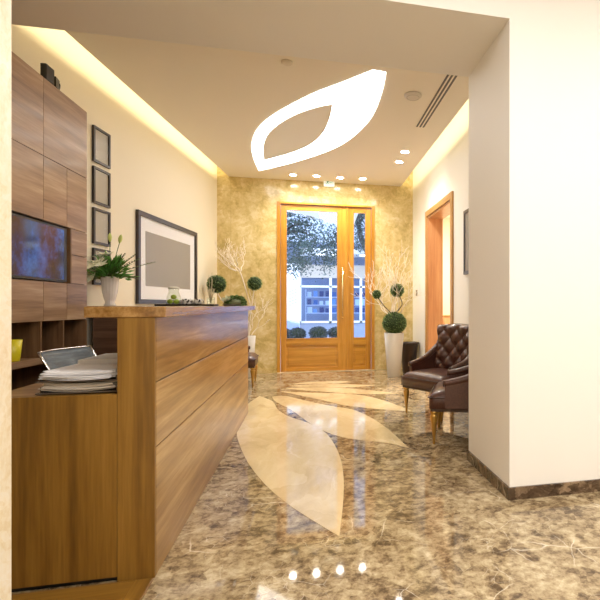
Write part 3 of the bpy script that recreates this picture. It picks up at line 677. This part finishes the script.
for (dx, dy, dz, closed) in [(.0, .0, .36, 1), (.08, 0, .35, 1), (-.07, -.03, .20, 0), (-.10, -.07, .08, 0), (-.05, -.10, .15, 0), (-.10, -.10, .0, 0), (.0, -.08, .22, 0), (-.09, -.15, .10, 0), (-.02, -.14, .12, 0)]:
    p = Vector((vx+dx, vy+dy, CT+.24+dz)); p.x = max(p.x, lwx(p.y)+.07)
    tube(bs, [(vx, vy, CT+.24), ((vx+p.x)/2, (vy+p.y)/2, (CT+.24+p.z)/2+.02), p], .003, 5)
    axis = (p-Vector((vx, vy, CT+.15))).normalized(); bm = B()
    if closed:
        t2 = bmesh.new(); lathe(t2, [(.004, 0), (.014, .02), (.018, .045), (.012, .07), (0, .085)], 10)
        merge(bm, t2, Matrix.Translation(p) @ axis.to_track_quat('Z', 'Y').to_matrix().to_4x4())
    else:
        s1 = axis.orthogonal().normalized(); s2 = axis.cross(s1)
        for k in range(6):
            a = k*PI/3; o_ = s1*math.cos(a)+s2*math.sin(a)
            leaf(bm, p, o_*.9+axis*.5, .085, .042, axis)
    obj('lily_flower', bm, plain('lily_bud', (.62, .72, .22), .5) if closed else plain('lily_cream', (.86, .86, .70), .5), t)
obj('flower_stem', bs, M_gr, t)
# low succulent arrangement at the far end of the counter
t = thing('succulent_arrangement', 'low mound of green and white succulents at the far end of the counter', 'potted plant', (-.745, 5.10, CT))
bm = B(); lathe(bm, [(.06, 0), (.08, .0), (.11, .016), (.105, .018), (0, .014)], 24, (-.745, 5.10, CT)); obj('dish', bm, plain('grey_dish', (.18, .18, .15), .5), t)
leafball('green_mound', (-.725, 5.10, CT+.032), .075, t, 420, .028, (1.35, 1.2, .85))
bm = B()
for k in range(26): leaf(bm, Vector((-.80, 5.03, CT+.045)), Vector((rnd.uniform(-1, .8), rnd.uniform(-1, .4), rnd.uniform(.1, .9))), .07, .014)
obj('white_succulent', bm, plain('white_succulent', (.72, .78, .62), .6), t)
bm = B(); ball(bm, (-.715, 5.03, CT+.035), .05, 2, (1.1, .7, .7))
obj('grey_succulent', bm, plain('grey_green', (.22, .26, .15), .7, bump=.6), t)

# ------------------------------------------------------------------ tray and glassware on the return top
ty0, ty1 = 4.86, 5.12
t = thing('serving_tray', 'flat black serving tray on the counter return', 'tray', (-1.13, 4.99, CT))
obj('tray_base', box(B(), -1.40, -.885, ty0, ty1, CT, CT+.008, .003), M_black, t)
bm = B()
for a in [(-1.40, -.885, ty0, ty0+.008), (-1.40, -.885, ty1-.008, ty1), (-1.40, -1.392, ty0+.008, ty1-.008), (-.893, -.885, ty0+.008, ty1-.008)]: box(bm, *a, CT+.008, CT+.018)
obj('tray_rim', bm, M_black, t)
tz = CT+.0085
Mg = glass('clear_glass', (.96, .98, .96), 1.0)
jx, jy = -1.265, 4.98
t = thing('glass_jar', 'clear glass jar holding limes at the left end of the black tray', 'glass jar', (jx, jy, tz))
bm = B(); lathe(bm, [(.045, 0), (.062, .006), (.066, .04), (.060, .085), (.047, .115), (.043, .135), (.048, .155), (.046, .155), (.041, .135), (.045, .113), (.057, .083), (.062, .04), (.058, .010), (0, .008)], 28, (jx, jy, tz)); obj('glass', bm, Mg, t)
bm = B(); lathe(bm, [(.047, .1555), (.050, .158), (.050, .170), (.030, .176), (0, .178)], 28, (jx, jy, tz)); obj('lid', bm, plain('frosted_lid', (.75, .74, .66), .35), t)
Ml = plain('lime_skin', (.42, .55, .05), .4, bump=.2, bscale=80)
for i, (a, b2, c, lb) in enumerate([(-.028, -.018, .034, 'yellow-green lime low at the left inside the glass jar'), (.028, -.016, .034, 'yellow-green lime low at the right inside the glass jar'), (0, .0, .078, 'yellow-green lime lying on top of the others in the glass jar')]):
    bm = B(); ball(bm, (jx+a, jy+b2, tz+c), .024, 2, (1.1, 1, 1)); single('lime', bm, Ml, lb, 'lime', group='limes in the jar', loc=(jx+a, jy+b2, tz+c))
mc, nt, b_ = _new('patterned_cup')
tc = N(nt, 'ShaderNodeTexCoord'); ch = N(nt, 'ShaderNodeTexVoronoi'); ch.inputs['Scale'].default_value = 45; nt.links.new(tc.outputs['Object'], ch.inputs['Vector'])
r = ramp(nt, [(.36, (.03, .03, .03)), (.42, (.82, .82, .80))]); nt.links.new(ch.outputs['Distance'], r.inputs['Fac']); nt.links.new(r.outputs['Color'], b_.inputs['Base Color']); b_.inputs['Roughness'].default_value = .25
def cup(x, y, lb, s=1.0):
    t = thing('patterned_cup', lb, 'cup', (x, y, tz), group='patterned cups on the tray')
    bm = B(); lathe(bm, [(.022*s, 0), (.034*s, .008), (.040*s, .035), (.041*s, .06), (.038*s, .06), (.036*s, .03), (0, .01)], 24, (x, y, tz)); obj('bowl', bm, mc, t)
    bm = B(); tube(bm, catmull([(x+.036*s, y, tz+.05), (x+.058*s, y-.005, tz+.048), (x+.058*s, y-.005, tz+.022), (x+.038*s, y, tz+.018)], 5), .004, 6); obj('handle', bm, mc, t)
cup(-1.145, 4.95, 'black and white patterned cup beside the lime jar'); cup(-1.045, 4.955, 'smaller black and white patterned cup beside the reed vase', .85)
t = thing('reed_vase', 'clear glass with dry pale grass stems at the right end of the tray', 'vase', (-.935, 4.99, tz))
bm = B(); lathe(bm, [(.03, 0), (.034, .004), (.038, .075), (.036, .075), (.031, .008), (0, .006)], 24, (-.935, 4.99, tz)); obj('glass', bm, Mg, t)
bm = B()
for k in range(22):
    a = rnd.uniform(0, 6.28); s_ = rnd.uniform(.01, .06); h = rnd.uniform(.12, .18)
    if k < 3: s_, h = .015+.02*k, .32-.03*k
    tube(bm, [(-.935, 4.99, tz+.01), (-.935+s_*math.cos(a)*.4, 4.99+s_*.4*math.sin(a), tz+h*.5), (-.935+s_*math.cos(a), 4.99+s_*math.sin(a), tz+h)], .0022, 4)
obj('dry_stems', bm, plain('dry_grass', (.62, .55, .36), .8), t)

# ------------------------------------------------------------------ letter tray and papers on the desk
DZT = .782
t = thing('letter_tray', 'two-tier smoky plastic letter tray on the desk behind the counter end', 'letter tray', (-.96, 2.43, DZT))
Mt = plain('smoky_plastic', (.10, .075, .055), .25)
for z in (.004, .052):
    bm = B(); x0, x1, ya, yb = -1.085, -.785, 2.235, 2.52
    box(bm, x0, x1, ya, yb, DZT+z, DZT+z+.005, .002); box(bm, x0, x0+.005, ya+.04, yb, DZT+z+.005, DZT+z+.024); box(bm, x1-.005, x1, ya, yb, DZT+z+.005, DZT+z+.024); box(bm, x0, x1, yb-.005, yb, DZT+z+.005, DZT+z+.024)
    obj('tier', bm, Mt, t)
for x in (-1.082, -.788):
    for y in (2.30, 2.51): obj('riser', tube(B(), [(x, y, DZT), (x, y, DZT+.072)], .003, 8), M_chrome, t)
Mp = plain('paper_white', (.92, .92, .95), .8); Mpb = plain('paper_cream', (.74, .68, .60), .8)
def stack(name, lb, cx, cy, z, n, seed, w=.21, d=.26, tint=Mp, lift=0):
    rr = random.Random(seed); bm = B(); zz = z
    for i in range(n):
        th = rr.uniform(.0015, .0045); a = rr.uniform(-.10, .10); ox, oy = rr.uniform(-.012, .012), rr.uniform(-.01, .01)
        t2 = bmesh.new(); m_ = 6
        lo, hi = [], []
        for q in range(m_+1):
            u = q/m_ - .5; dz = lift*(u*u)
            lo.append([t2.verts.new((u*w, -d/2, zz-z+dz)), t2.verts.new((u*w, d/2, zz-z+dz))]); hi.append([t2.verts.new((u*w, -d/2, zz-z+dz+th)), t2.verts.new((u*w, d/2, zz-z+dz+th))])
        for q in range(m_):
            t2.faces.new((hi[q][0], hi[q+1][0], hi[q+1][1], hi[q][1])); t2.faces.new((lo[q][0], lo[q][1], lo[q+1][1], lo[q+1][0]))
            t2.faces.new((lo[q][0], lo[q+1][0], hi[q+1][0], hi[q][0])); t2.faces.new((lo[q][1], hi[q][1], hi[q+1][1], lo[q+1][1]))
        t2.faces.new((lo[0][0], hi[0][0], hi[0][1], lo[0][1])); t2.faces.new((lo[m_][0], lo[m_][1], hi[m_][1], hi[m_][0]))
        merge(bm, t2, Matrix.Translation((cx+ox, cy+oy, z)) @ Matrix.Rotation(a, 4, 'Z')); zz += th+.0006
    return single(name, bm, tint, lb, 'papers', group='paper stacks in the letter tray', loc=(cx, cy, z)), zz
stack('paper_stack', 'cream bundle of papers in the lower tier of the letter tray', -.935, 2.372, DZT+.0095, 9, 3, .27, .24, Mpb, .035)
_, z2 = stack('paper_stack', 'loose grey-edged bundle of papers in the upper tier of the letter tray', -.935, 2.372, DZT+.0575, 5, 4, .27, .25, Mp, .03)
stack('paper_stack', 'bright white sheets piled on top of the letter tray', -.930, 2.385, z2+.0005, 5, 9, .265, .27, Mp, .02)
single('paper_pile', box(B(), -1.06, -.80, 2.54, 2.86, DZT, DZT+.112, .004), Mp, 'tall block of white paper behind the letter tray', 'papers', loc=(-1.0, 2.75, DZT))
bm = B(); box(bm, -1.045, -.83, 2.56, 2.84, DZT+.1125, DZT+.1135)
single('paper_sheet', bm, plain('pale_blue_sheet', (.70, .76, .88), .7), 'loose pale sheet lying on the tall paper block', 'papers', loc=(-1.0, 2.75, DZT+.1055), rz=.0)

# ------------------------------------------------------------------ office chair
t = thing('office_chair', 'grey-blue ribbed mesh office chair behind the desk', 'office chair', (-1.25, 3.19, 0), math.radians(-11))
M_mesh = wood('ribbed_blue_grey_mesh', [(.3, (.035, .05, .065)), (.5, (.085, .115, .145)), (.7, (.15, .19, .22))], 'Y', fine=1, seed=1, rough=.5, coat=.1, sc=2.5)
def sheet(bm, f, nu, nv, th):
    """thin curved panel: f(u, v) -> point, thickness along +x"""
    A = [[bm.verts.new(f(i/nu, j/nv)) for j in range(nv+1)] for i in range(nu+1)]
    C2 = [[bm.verts.new(Vector(f(i/nu, j/nv)) + Vector((th, 0, 0))) for j in range(nv+1)] for i in range(nu+1)]
    for i in range(nu):
        for j in range(nv):
            q = bm.faces.new((A[i][j], A[i+1][j], A[i+1][j+1], A[i][j+1])); q.smooth = True
            q = bm.faces.new((C2[i][j], C2[i][j+1], C2[i+1][j+1], C2[i+1][j])); q.smooth = True
    for i in range(nu):
        bm.faces.new((A[i][0], C2[i][0], C2[i+1][0], A[i+1][0])); bm.faces.new((A[i][nv], A[i+1][nv], C2[i+1][nv], C2[i][nv]))
    for j in range(nv):
        bm.faces.new((A[0][j], A[0][j+1], C2[0][j+1], C2[0][j])); bm.faces.new((A[nu][j], C2[nu][j], C2[nu][j+1], A[nu][j+1]))
BK = lambda u, v: (.03 - .23*v + .04*(2*u-1)**2 + .12*max(0, .25-v), (u-.5)*.43, .52+.37*v)
bm = B(); sheet(bm, BK, 12, 14, .008); obj('backrest', bm, M_mesh, t, world=False)
bm = B()
for v in (0.0, .3, .62, 1.0): tube(bm, [Vector(BK(u/10, v)) + Vector((.006, 0, 0)) for u in range(11)], .006 if v in (0, 1) else .004, 6)
for u in (0.0, 1.0): tube(bm, [Vector(BK(u, v/10)) + Vector((.004, 0, 0)) for v in range(11)], .007, 6)
obj('back_frame', bm, M_chrome, t, world=False, label='chrome back frame')
bm = B(); sheet(bm, lambda u, v: (-.02+.44*v, (u-.5)*.43, .452 - .02*math.sin(v*PI) + .02*abs(2*u-1)**2), 10, 10, .0)
bm.free(); bm = B(); box(bm, -.02, .42, -.21, .21, .435, .465, .012, 3); obj('seat', bm, M_mesh, t, world=False)
bm = B(); tube(bm, catmull([(.05, 0, .43), (-.02, 0, .44), (-.035, 0, .52), (-.05, 0, .62)], 5), .014, 8); obj('back_bracket', bm, M_chrome, t, world=False)
bm = B(); tube(bm, [(.2, 0, .435), (.2, 0, .24)], .014, 12); tube(bm, [(.2, 0, .28), (.2, 0, .09)], .024, 12); obj('gas_lift', bm, M_chrome, t, world=False)
for k in range(5):
    a = 2*PI*k/5+.3; c, s_ = math.cos(a), math.sin(a)
    bm = B(); tube(bm, [(.2, 0, .105), (.2+.14*c, .14*s_, .095), (.2+.27*c, .27*s_, .075)], [.017, .014, .011], 8); lg = obj('base_leg', bm, M_chrome, t, world=False)
    t2 = bmesh.new(); lathe(t2, [(0, -.014), (.027, -.014), (.03, -.006), (.03, .006), (.027, .014), (0, .014)], 16)
    bm = B(); merge(bm, t2, Matrix.Translation((.2+.275*c, .275*s_, .030)) @ Matrix.Rotation(a, 4, 'Z') @ Matrix.Rotation(PI/2, 4, 'X')); obj('caster', bm, M_black, lg, world=False)

# ------------------------------------------------------------------ buttoned leather armchairs (local: faces +x)
def make_armchair(lab, loc, rz):
    t = thing('leather_armchair', lab, 'armchair', loc, rz, group='buttoned leather armchairs')
    ob = lambda n, b2, m, p=t, lb=None: obj(n, b2, m, p, world=False, label=lb)
    # seat: x from -.28 (back) to .28 (front), width .62
    bm = B(); nx, ny = 14, 16; top = []; bot = []
    for i in range(nx+1):
        rt, rb = [], []
        for j in range(ny+1):
            u, v = i/nx*2-1, j/ny*2-1
            x = .27*u; y = .31*v
            e = (1-abs(u)**6)*(1-abs(v)**6)
            z = .395 + .055*e**.45 + .012*(1-u*u)*(1-v*v) if e > 0 else .395
            rt.append(bm.verts.new((x + .02*(e**.3 if e > 0 else 0)*(1 if u > .9 else 0), y, z))); rb.append(bm.verts.new((x, y, .300)))
        top.append(rt); bot.append(rb)
    for i in range(nx):
        for j in range(ny):
            q = bm.faces.new((top[i][j], top[i+1][j], top[i+1][j+1], top[i][j+1])); q.smooth = True
            bm.faces.new((bot[i][j], bot[i][j+1], bot[i+1][j+1], bot[i+1][j]))
    for i in range(nx):
        for j in (0, ny):
            q = bm.faces.new((top[i][j], bot[i][j], bot[i+1][j], top[i+1][j])); q.smooth = True
    for j in range(ny):
        for i in (0, nx):
            q = bm.faces.new((top[i][j], top[i][j+1], bot[i][j+1], bot[i][j])); q.smooth = True
    st = ob('seat', bm, M_leather)
    bm = B(); tube(bm, [(-.27, -.315, .392), (.272, -.315, .392), (.28, -.305, .392), (.28, .305, .392), (.272, .315, .392), (-.27, .315, .392)], .005, 6); ob('piping', bm, M_button, st)
    # buttoned backrest
    W, Hh, z0 = .56, .51, .42; nu, nv = 44, 42
    cu, cv = 6.0, 5.6
    def back(u, v, side):
        y = (u-.5)*(W - .07*(1-v)); z = z0 + Hh*v + .02*math.sin(PI*u)*v
        wing = .05*abs(2*u-1)**2.2
        lean = -.235 - .08*v + wing
        if side:
            edge = min(1, min(u, 1-u, (1-v))*14) ** .5
            a = (u*cu + v*cv)/2*PI*1.0; b3 = (u*cu - v*cv)/2*PI*1.0
            puff = (abs(math.sin(a))*abs(math.sin(b3)))**.5
            return (lean + .020*edge + .050*puff*edge*min(1, v*6+.2), y, z)
        return (lean - .055*min(1, min(u, 1-u, 1-v)*10+.15), y, z)
    bm = B(); F = [[bm.verts.new(back(i/nu, j/nv, 1)) for j in range(nv+1)] for i in range(nu+1)]; Bk = [[bm.verts.new(back(i/nu, j/nv, 0)) for j in range(nv+1)] for i in range(nu+1)]
    for i in range(nu):
        for j in range(nv):
            q = bm.faces.new((F[i][j], F[i+1][j], F[i+1][j+1], F[i][j+1])); q.smooth = True
            q = bm.faces.new((Bk[i][j], Bk[i][j+1], Bk[i+1][j+1], Bk[i+1][j])); q.smooth = True
    for i in range(nu):
        for j in (0, nv):
            q = bm.faces.new((F[i][j], F[i+1][j], Bk[i+1][j], Bk[i][j])); q.smooth = True
    for j in range(nv):
        for i in (0, nu):
            q = bm.faces.new((F[i][j], F[i][j+1], Bk[i][j+1], Bk[i][j])); q.smooth = True
    bk = ob('backrest', bm, M_leather)
    # a button sits in each dimple (where both sine folds vanish)
    for p in range(0, 11):
        for q in range(-6, 7):
            u = (p+q)/cu; v = (p-q)/cv
            if .06 < u < .94 and .1 < v < .93:
                x, y, z = back(u, v, 1); bm = B(); ball(bm, (x+.004, y, z), .0115, 1, (.6, 1, 1)); ob('button', bm, M_button, bk)
    # arms: padded side plus scroll on top sweeping down to the front
    for s in (-1, 1):
        yv = s*.305
        path = catmull([(-.29, yv-.03*s, .72), (-.20, yv-.008*s, .645), (-.09, yv, .575), (.03, yv, .535), (.145, yv, .510)], 5)
        bm = B(); tube(bm, path, [.036-.008*i/len(path) for i in range(len(path))], 12)
        ar = ob('armrest', bm, M_leather)
        bm = B()
        n = len(path)
        o1 = [bm.verts.new((p.x-.004, p.y-.020, p.z)) for p in path]; o2 = [bm.verts.new((p.x-.004, p.y+.020, p.z)) for p in path]
        l1_ = [bm.verts.new((p.x-.004, p.y-.020, .31)) for p in path]; l2_ = [bm.verts.new((p.x-.004, p.y+.020, .31)) for p in path]
        for i in range(n-1):
            for a_, b4 in ((o1, l1_), (l2_, o2), (o2, o1), (l1_, l2_)):
                bm.faces.new((a_[i], a_[i+1], b4[i+1], b4[i]))
        for i in (0, n-1): bm.faces.new((o1[i], o2[i], l2_[i], l1_[i]))
        ob('arm_panel', bm, M_leather)
        t2 = bmesh.new(); lathe(t2, [(0, 0), (.024, 0), (.029, .006), (.024, .013), (.010, .015), (0, .015)], 18)
        bm = B(); merge(bm, t2, Matrix.Translation((.144, yv, .510)) @ Matrix.Rotation(PI/2, 4, 'Y')); ob('scroll_cap', bm, M_button, ar)
    # apron
    bm = B(); box(bm, -.26, .262, -.30, .30, .275, .302, .004); ob('seat_rail', bm, plain('dark_wood_rail', (.06, .03, .018), .4))
    for s in (-1, 1):
        bm = B(); lathe(bm, [(.009, 0), (.011, .006), (.012, .05), (.024, .17), (.034, .232), (.033, .240), (.024, .246), (.024, .252), (.034, .258), (.035, .276)], 20, (.235, s*.265, 0)); ob('leg', bm, M_brass, t, 'turned tapering brass front leg')
    for s in (-1, 1):
        bm = B(); tube(bm, [(-.33, s*.25, .0), (-.285, s*.25, .12), (-.25, s*.25, .28)], [.013, .018, .022], 8); ob('leg', bm, plain('dark_leg_wood', (.05, .025, .015), .4), t, 'dark wooden rear leg splayed backwards')
    return t
# chair front edge runs (1.013,5.106) -> (1.19,4.36): it faces the counter, turned slightly to the camera
ch = make_armchair('brown buttoned leather armchair with brass legs, whole back in view, beside the side door', (1.352, 4.875, 0), math.atan2(-.49, -.87))
dup(ch, (1.322, 3.985, 0), math.atan2(.34, -.94), 'brown leather armchair mostly hidden by the white pillar, nearest the camera')
dup(ch, (-1.015, 7.30, 0), math.radians(2), 'brown leather armchair mostly hidden behind the far end of the reception counter')

# ------------------------------------------------------------------ furniture seen through the side door
t = thing('side_room_cabinet', 'low orange wooden cabinet in the room beyond the side door', 'cabinet', (3.2, 8.6, 0))
bm = B(); box(bm, 2.2, 3.43, 9.1, 9.58, .08, .93, .005); obj('cabinet_body', bm, M_jamb, t)
obj('cabinet_top', box(B(), 2.18, 3.44, 9.08, 9.59, .93, .955, .004), M_case, t)
obj('kick_board', box(B(), 2.25, 3.4, 9.14, 9.55, 0, .08), M_black, t)
for x in (2.22, 2.62, 3.02): obj('cabinet_door', box(B(), x, x+.385, 9.082, 9.1, .1, .91, .004), M_jamb, t)

# ------------------------------------------------------------------ outside
struct('ground_pavement', box(B(), -25, 30, YB+.3, 45, -.16, -.05), plain('pavement_grey', (.45, .46, .48), .8, var=.15, bscale=3)).name = 'ground'
W1 = plain('outside_white_render', (.80, .82, .86), .7)
W2 = plain('outside_blue_grey_render', (.28, .33, .46), .7)
Mwf = plain('white_window_frame', (.88, .90, .93), .4)
t = thing('shop_building', 'shop building across the street with white framed display windows', 'building', (1, 20, -.05))
obj('wall', box(B(), -6, 8, 20.5, 21, -.05, 9), W2, t)
obj('upper_storey', box(B(), -6, 8, 17.7, 20.5, 3.45, 9), plain('upper_pale_blue', (.42, .48, .62), .7), t)
obj('column', box(B(), -.86, -.31, 17.4, 17.9, -.05, 2.65, .01), None or plain('white_column', (.80, .82, .86), .6), t, label='white column')
bm = B()
for i in range(6):
    for j in range(3):
        z = 1.15+i*.12+.04*j; x = -.68+j*.10
        box(bm, x, x+.05, 17.393, 17.402, z, z+.035)
obj('column_pattern', bm, plain('column_pattern_grey', (.38, .44, .55), .6), t)
obj('fascia', box(B(), -.31, 8, 17.5, 17.9, 2.15, 2.62), plain('beige_fascia', (.52, .47, .42), .6), t)
obj('canopy', box(B(), -.30, 8, 16.6, 17.9, 2.95, 3.10), W1, t)
for x in (.25, .75, 1.25, 1.75): obj('canopy_light', box(B(), x, x+.28, 16.9, 17.1, 2.925, 2.95), emit('canopy_tube', (.9, .95, 1), 4), t)
obj('stall_riser', box(B(), -.31, 8, 17.55, 17.8, -.05, .52), W2, t)
for x in (-.31, .76, 1.86, 3.0, 4.2): obj('window_mullion', box(B(), x-.045, x+.045, 17.5, 17.6, .52, 2.15), Mwf, t)
for z in (.52, 1.80): obj('window_transom', box(B(), -.31, 5, 17.5, 17.6, z, z+.07), Mwf, t)
obj('display_glass', box(B(), -.3, 5, 17.64, 17.65, .59, 2.15), glass('shop_glass', (.82, .90, 1), .8), t)
sh = thing('display_shelf', 'white three-board display shelf inside the shop window', 'shelf', (.7, 18.3, -.05))
for z in (.85, 1.15, 1.45): obj('shelf_board', box(B(), -.1, 2.6, 18.15, 18.45, z, z+.03), W1, sh)
obj('shelf_side', box(B(), -.13, -.1, 18.15, 18.45, -.05, 1.75), W1, sh); obj('shelf_side', box(B(), 2.6, 2.63, 18.15, 18.45, -.05, 1.75), W1, sh)
cols = [plain('box_pale', (.86, .88, .92), .5), plain('box_blue', (.06, .17, .45), .5), plain('box_navy', (.05, .08, .22), .5), plain('box_sky', (.22, .42, .75), .5)]
cn = ['pale', 'bright blue', 'navy', 'sky blue']; rk = random.Random(2); rowname = ['bottom', 'middle', 'top']
posn = ['leftmost', 'second from left', 'third from left', 'fourth from left', 'fifth from left', 'sixth from left', 'seventh from left', 'eighth from left', 'ninth from left', 'tenth from left', 'eleventh from left', 'rightmost']
for r_, z in enumerate((.88, 1.18, 1.48)):
    for k in range(12):
        x = -.06 + k*.222; w = rk.uniform(.12, .18); h = rk.uniform(.14, .22); c = (r_*2+k*3+(k//3)) % 4
        single('display_box', box(B(), x, x+w, 18.2, 18.32, z, z+h), cols[c], '%s product box, %s on the %s shelf of the shop window' % (cn[c], posn[k], rowname[r_]), 'box', group='boxes in the shop window', loc=(x+w/2, 18.26, z))
# awning over the pavement
t = thing('white_awning', 'sloping white canvas awning hanging over the pavement outside the door', 'awning', (.2, 10.5, 2.9))
bm = B(); vs = [(-2.4, 3.55), (-1.2, 3.42), (0.0, 3.25), (1.0, 2.98), (1.0, 3.12), (0, 3.45), (-1.2, 3.66), (-2.4, 3.80)]
a = [bm.verts.new((x, 9.6, z+.10)) for x, z in vs]; b2 = [bm.verts.new((x, 11.4, z)) for x, z in vs]
bm.faces.new(a); bm.faces.new(b2[::-1])
for i in range(8): bm.faces.new((a[i], b2[i], b2[(i+1) % 8], a[(i+1) % 8]))
obj('canvas', bm, plain('white_canvas', (.88, .88, .92), .8), t)
bm = B(); tube(bm, [(-2.3, 8.72, 3.95), (-2.3, 11.4, 3.72)], .03, 8); tube(bm, [(.9, 8.72, 3.5), (.9, 11.3, 3.12)], .03, 8); obj('support_arm', bm, M_chrome, t)
# street trees
def tree(lab, x, y, cz, rx, ry, rz, n, trunk, seed, ls=.085):
    rr = random.Random(seed); t = thing('street_tree', lab, 'tree', (x, y, -.05), group='street trees outside')
    bm = B(); tube(bm, catmull(trunk, 5), [.15-.09*i/(5*(len(trunk)-1)) for i in range(5*(len(trunk)-1)+1)], 10)
    for k in range(9):
        a = rr.uniform(0, 6.28); q = Vector(trunk[-1]); e = q + Vector((rx*.7*math.cos(a), ry*.6*math.sin(a), rr.uniform(-.3, .6)*rz))
        tube(bm, catmull([q-Vector((0, 0, .3)), (q+e)/2+Vector((0, 0, .15)), e], 4), [.05-.035*i/8 for i in range(9)], 6)
    obj('trunk', bm, plain('bark_dark', (.05, .045, .05), .9, bump=.4), t)
    bm = B()
    cl_ = [Vector((x+rx*rr.uniform(-1, 1), y+ry*rr.uniform(-1, 1), cz+rz*rr.uniform(-1, 1))) for _ in range(60)]
    for k in range(n):
        c = rr.choice(cl_); p = c + Vector([rr.gauss(0, .17) for _ in range(3)])
        leaf(bm, p, Vector([rr.uniform(-1, 1) for _ in range(3)]), ls*rr.uniform(.7, 1.3), ls*.5)
    obj('foliage', bm, plain('street_leaf', (.055, .09, .085), .5, var=.8, bscale=2), t)
tree('leafy street tree filling the upper left of the door glass', -.55, 13.0, 3.05, 1.55, 1.0, .85, 9000, [(-1.75, 13.2, -.05), (-1.7, 13.2, 1.2), (-1.5, 13.1, 2.2), (-1.0, 13, 2.9)], 3)
tree('street tree with dark leaning trunk seen through the narrow right door glass', 2.6, 15.6, 3.9, 1.1, .9, 1.1, 8000, [(2.15, 15.6, -.05), (2.18, 15.6, 1.4), (2.0, 15.6, 2.6), (1.65, 15.6, 3.4), (1.55, 15.6, 4.1)], 8)
# shrubs at the kerb
for i, (x, y, r_, lb) in enumerate([(-.35, 15.2, .24, 'low dark shrub at the kerb, leftmost seen through the door glass'), (.28, 15.0, .27, 'low dark shrub at the kerb in the middle of the door glass'), (.85, 15.3, .25, 'low dark shrub at the kerb, rightmost in the wide door glass')]):
    t = thing('kerb_shrub', lb, 'shrub', (x, y, -.05), group='shrubs at the kerb')
    leafball('foliage', (x, y, .13+r_*.6), r_*.82, t, 260, .07, (1.25, 1, .85), plain('shrub_dark', (.04, .06, .08), .6, var=.5))
    bm = B(); tube(bm, [(x, y, -.05), (x, y, .25)], .02, 6); obj('stem', bm, M_twig, t)
t = thing('parked_car', 'pale blue car parked across the street, cut by the glass edge', 'car', (-1.2, 16.2, -.05))
bm = B(); pr = [(-2.9, .25), (-2.85, .65), (-2.2, .75), (-1.8, 1.05), (-.9, 1.05), (-.45, .72), (-.05, .62), (.0, .3)]
a = [bm.verts.new((x-.25, 15.8, z-.05)) for x, z in pr]; b2 = [bm.verts.new((x-.25, 16.6, z-.05)) for x, z in pr]
bm.faces.new(a); bm.faces.new(b2[::-1])
for i in range(8): bm.faces.new((a[i], b2[i], b2[(i+1) % 8], a[(i+1) % 8]))
obj('car_body', bm, plain('car_blue', (.30, .38, .75), .25, coat=.6), t, bev=.04)
for x in (-2.6, -.75):
    t2 = bmesh.new(); lathe(t2, [(0, -.07), (.22, -.07), (.25, -.04), (.25, .04), (.22, .07), (0, .07)], 20)
    bm = B(); merge(bm, t2, Matrix.Translation((x, 15.86, .20)) @ Matrix.Rotation(PI/2, 4, 'X')); obj('wheel', bm, M_black, t)

# ------------------------------------------------------------------ sky
w = bpy.data.worlds.new('daylight'); SC.world = w; w.use_nodes = True
bg = w.node_tree.nodes['Background']; bg.inputs['Color'].default_value = (.66, .79, 1.0, 1); bg.inputs['Strength'].default_value = 5.2

# ------------------------------------------------------------------ camera
cam = bpy.data.cameras.new('camera'); co = bpy.data.objects.new('camera', cam); COL.objects.link(co)
FPX, PX, HY = 475.0, 420.0, 305.5
cam.sensor_width = 36; cam.sensor_fit = 'HORIZONTAL'; cam.lens = 36*FPX/600
cam.shift_x = (300-PX)/600; cam.shift_y = -(300-HY)/600
cam.clip_start = .05; cam.clip_end = 200
co.location = (0, 0, 1.15); co.rotation_euler = (PI/2, 0, -math.radians(13.153))
SC.camera = co
SC.view_settings.view_transform = 'Standard'; SC.view_settings.look = 'None'; SC.view_settings.gamma = 1
SC.view_settings.use_curve_mapping = False; SC.view_settings.exposure = 0.0
SC.cycles.use_denoising = True; SC.cycles.max_bounces = 10; SC.cycles.diffuse_bounces = 6; SC.cycles.glossy_bounces = 4
SC.cycles.sample_clamp_indirect = 6; SC.cycles.caustics_reflective = False; SC.cycles.caustics_refractive = False
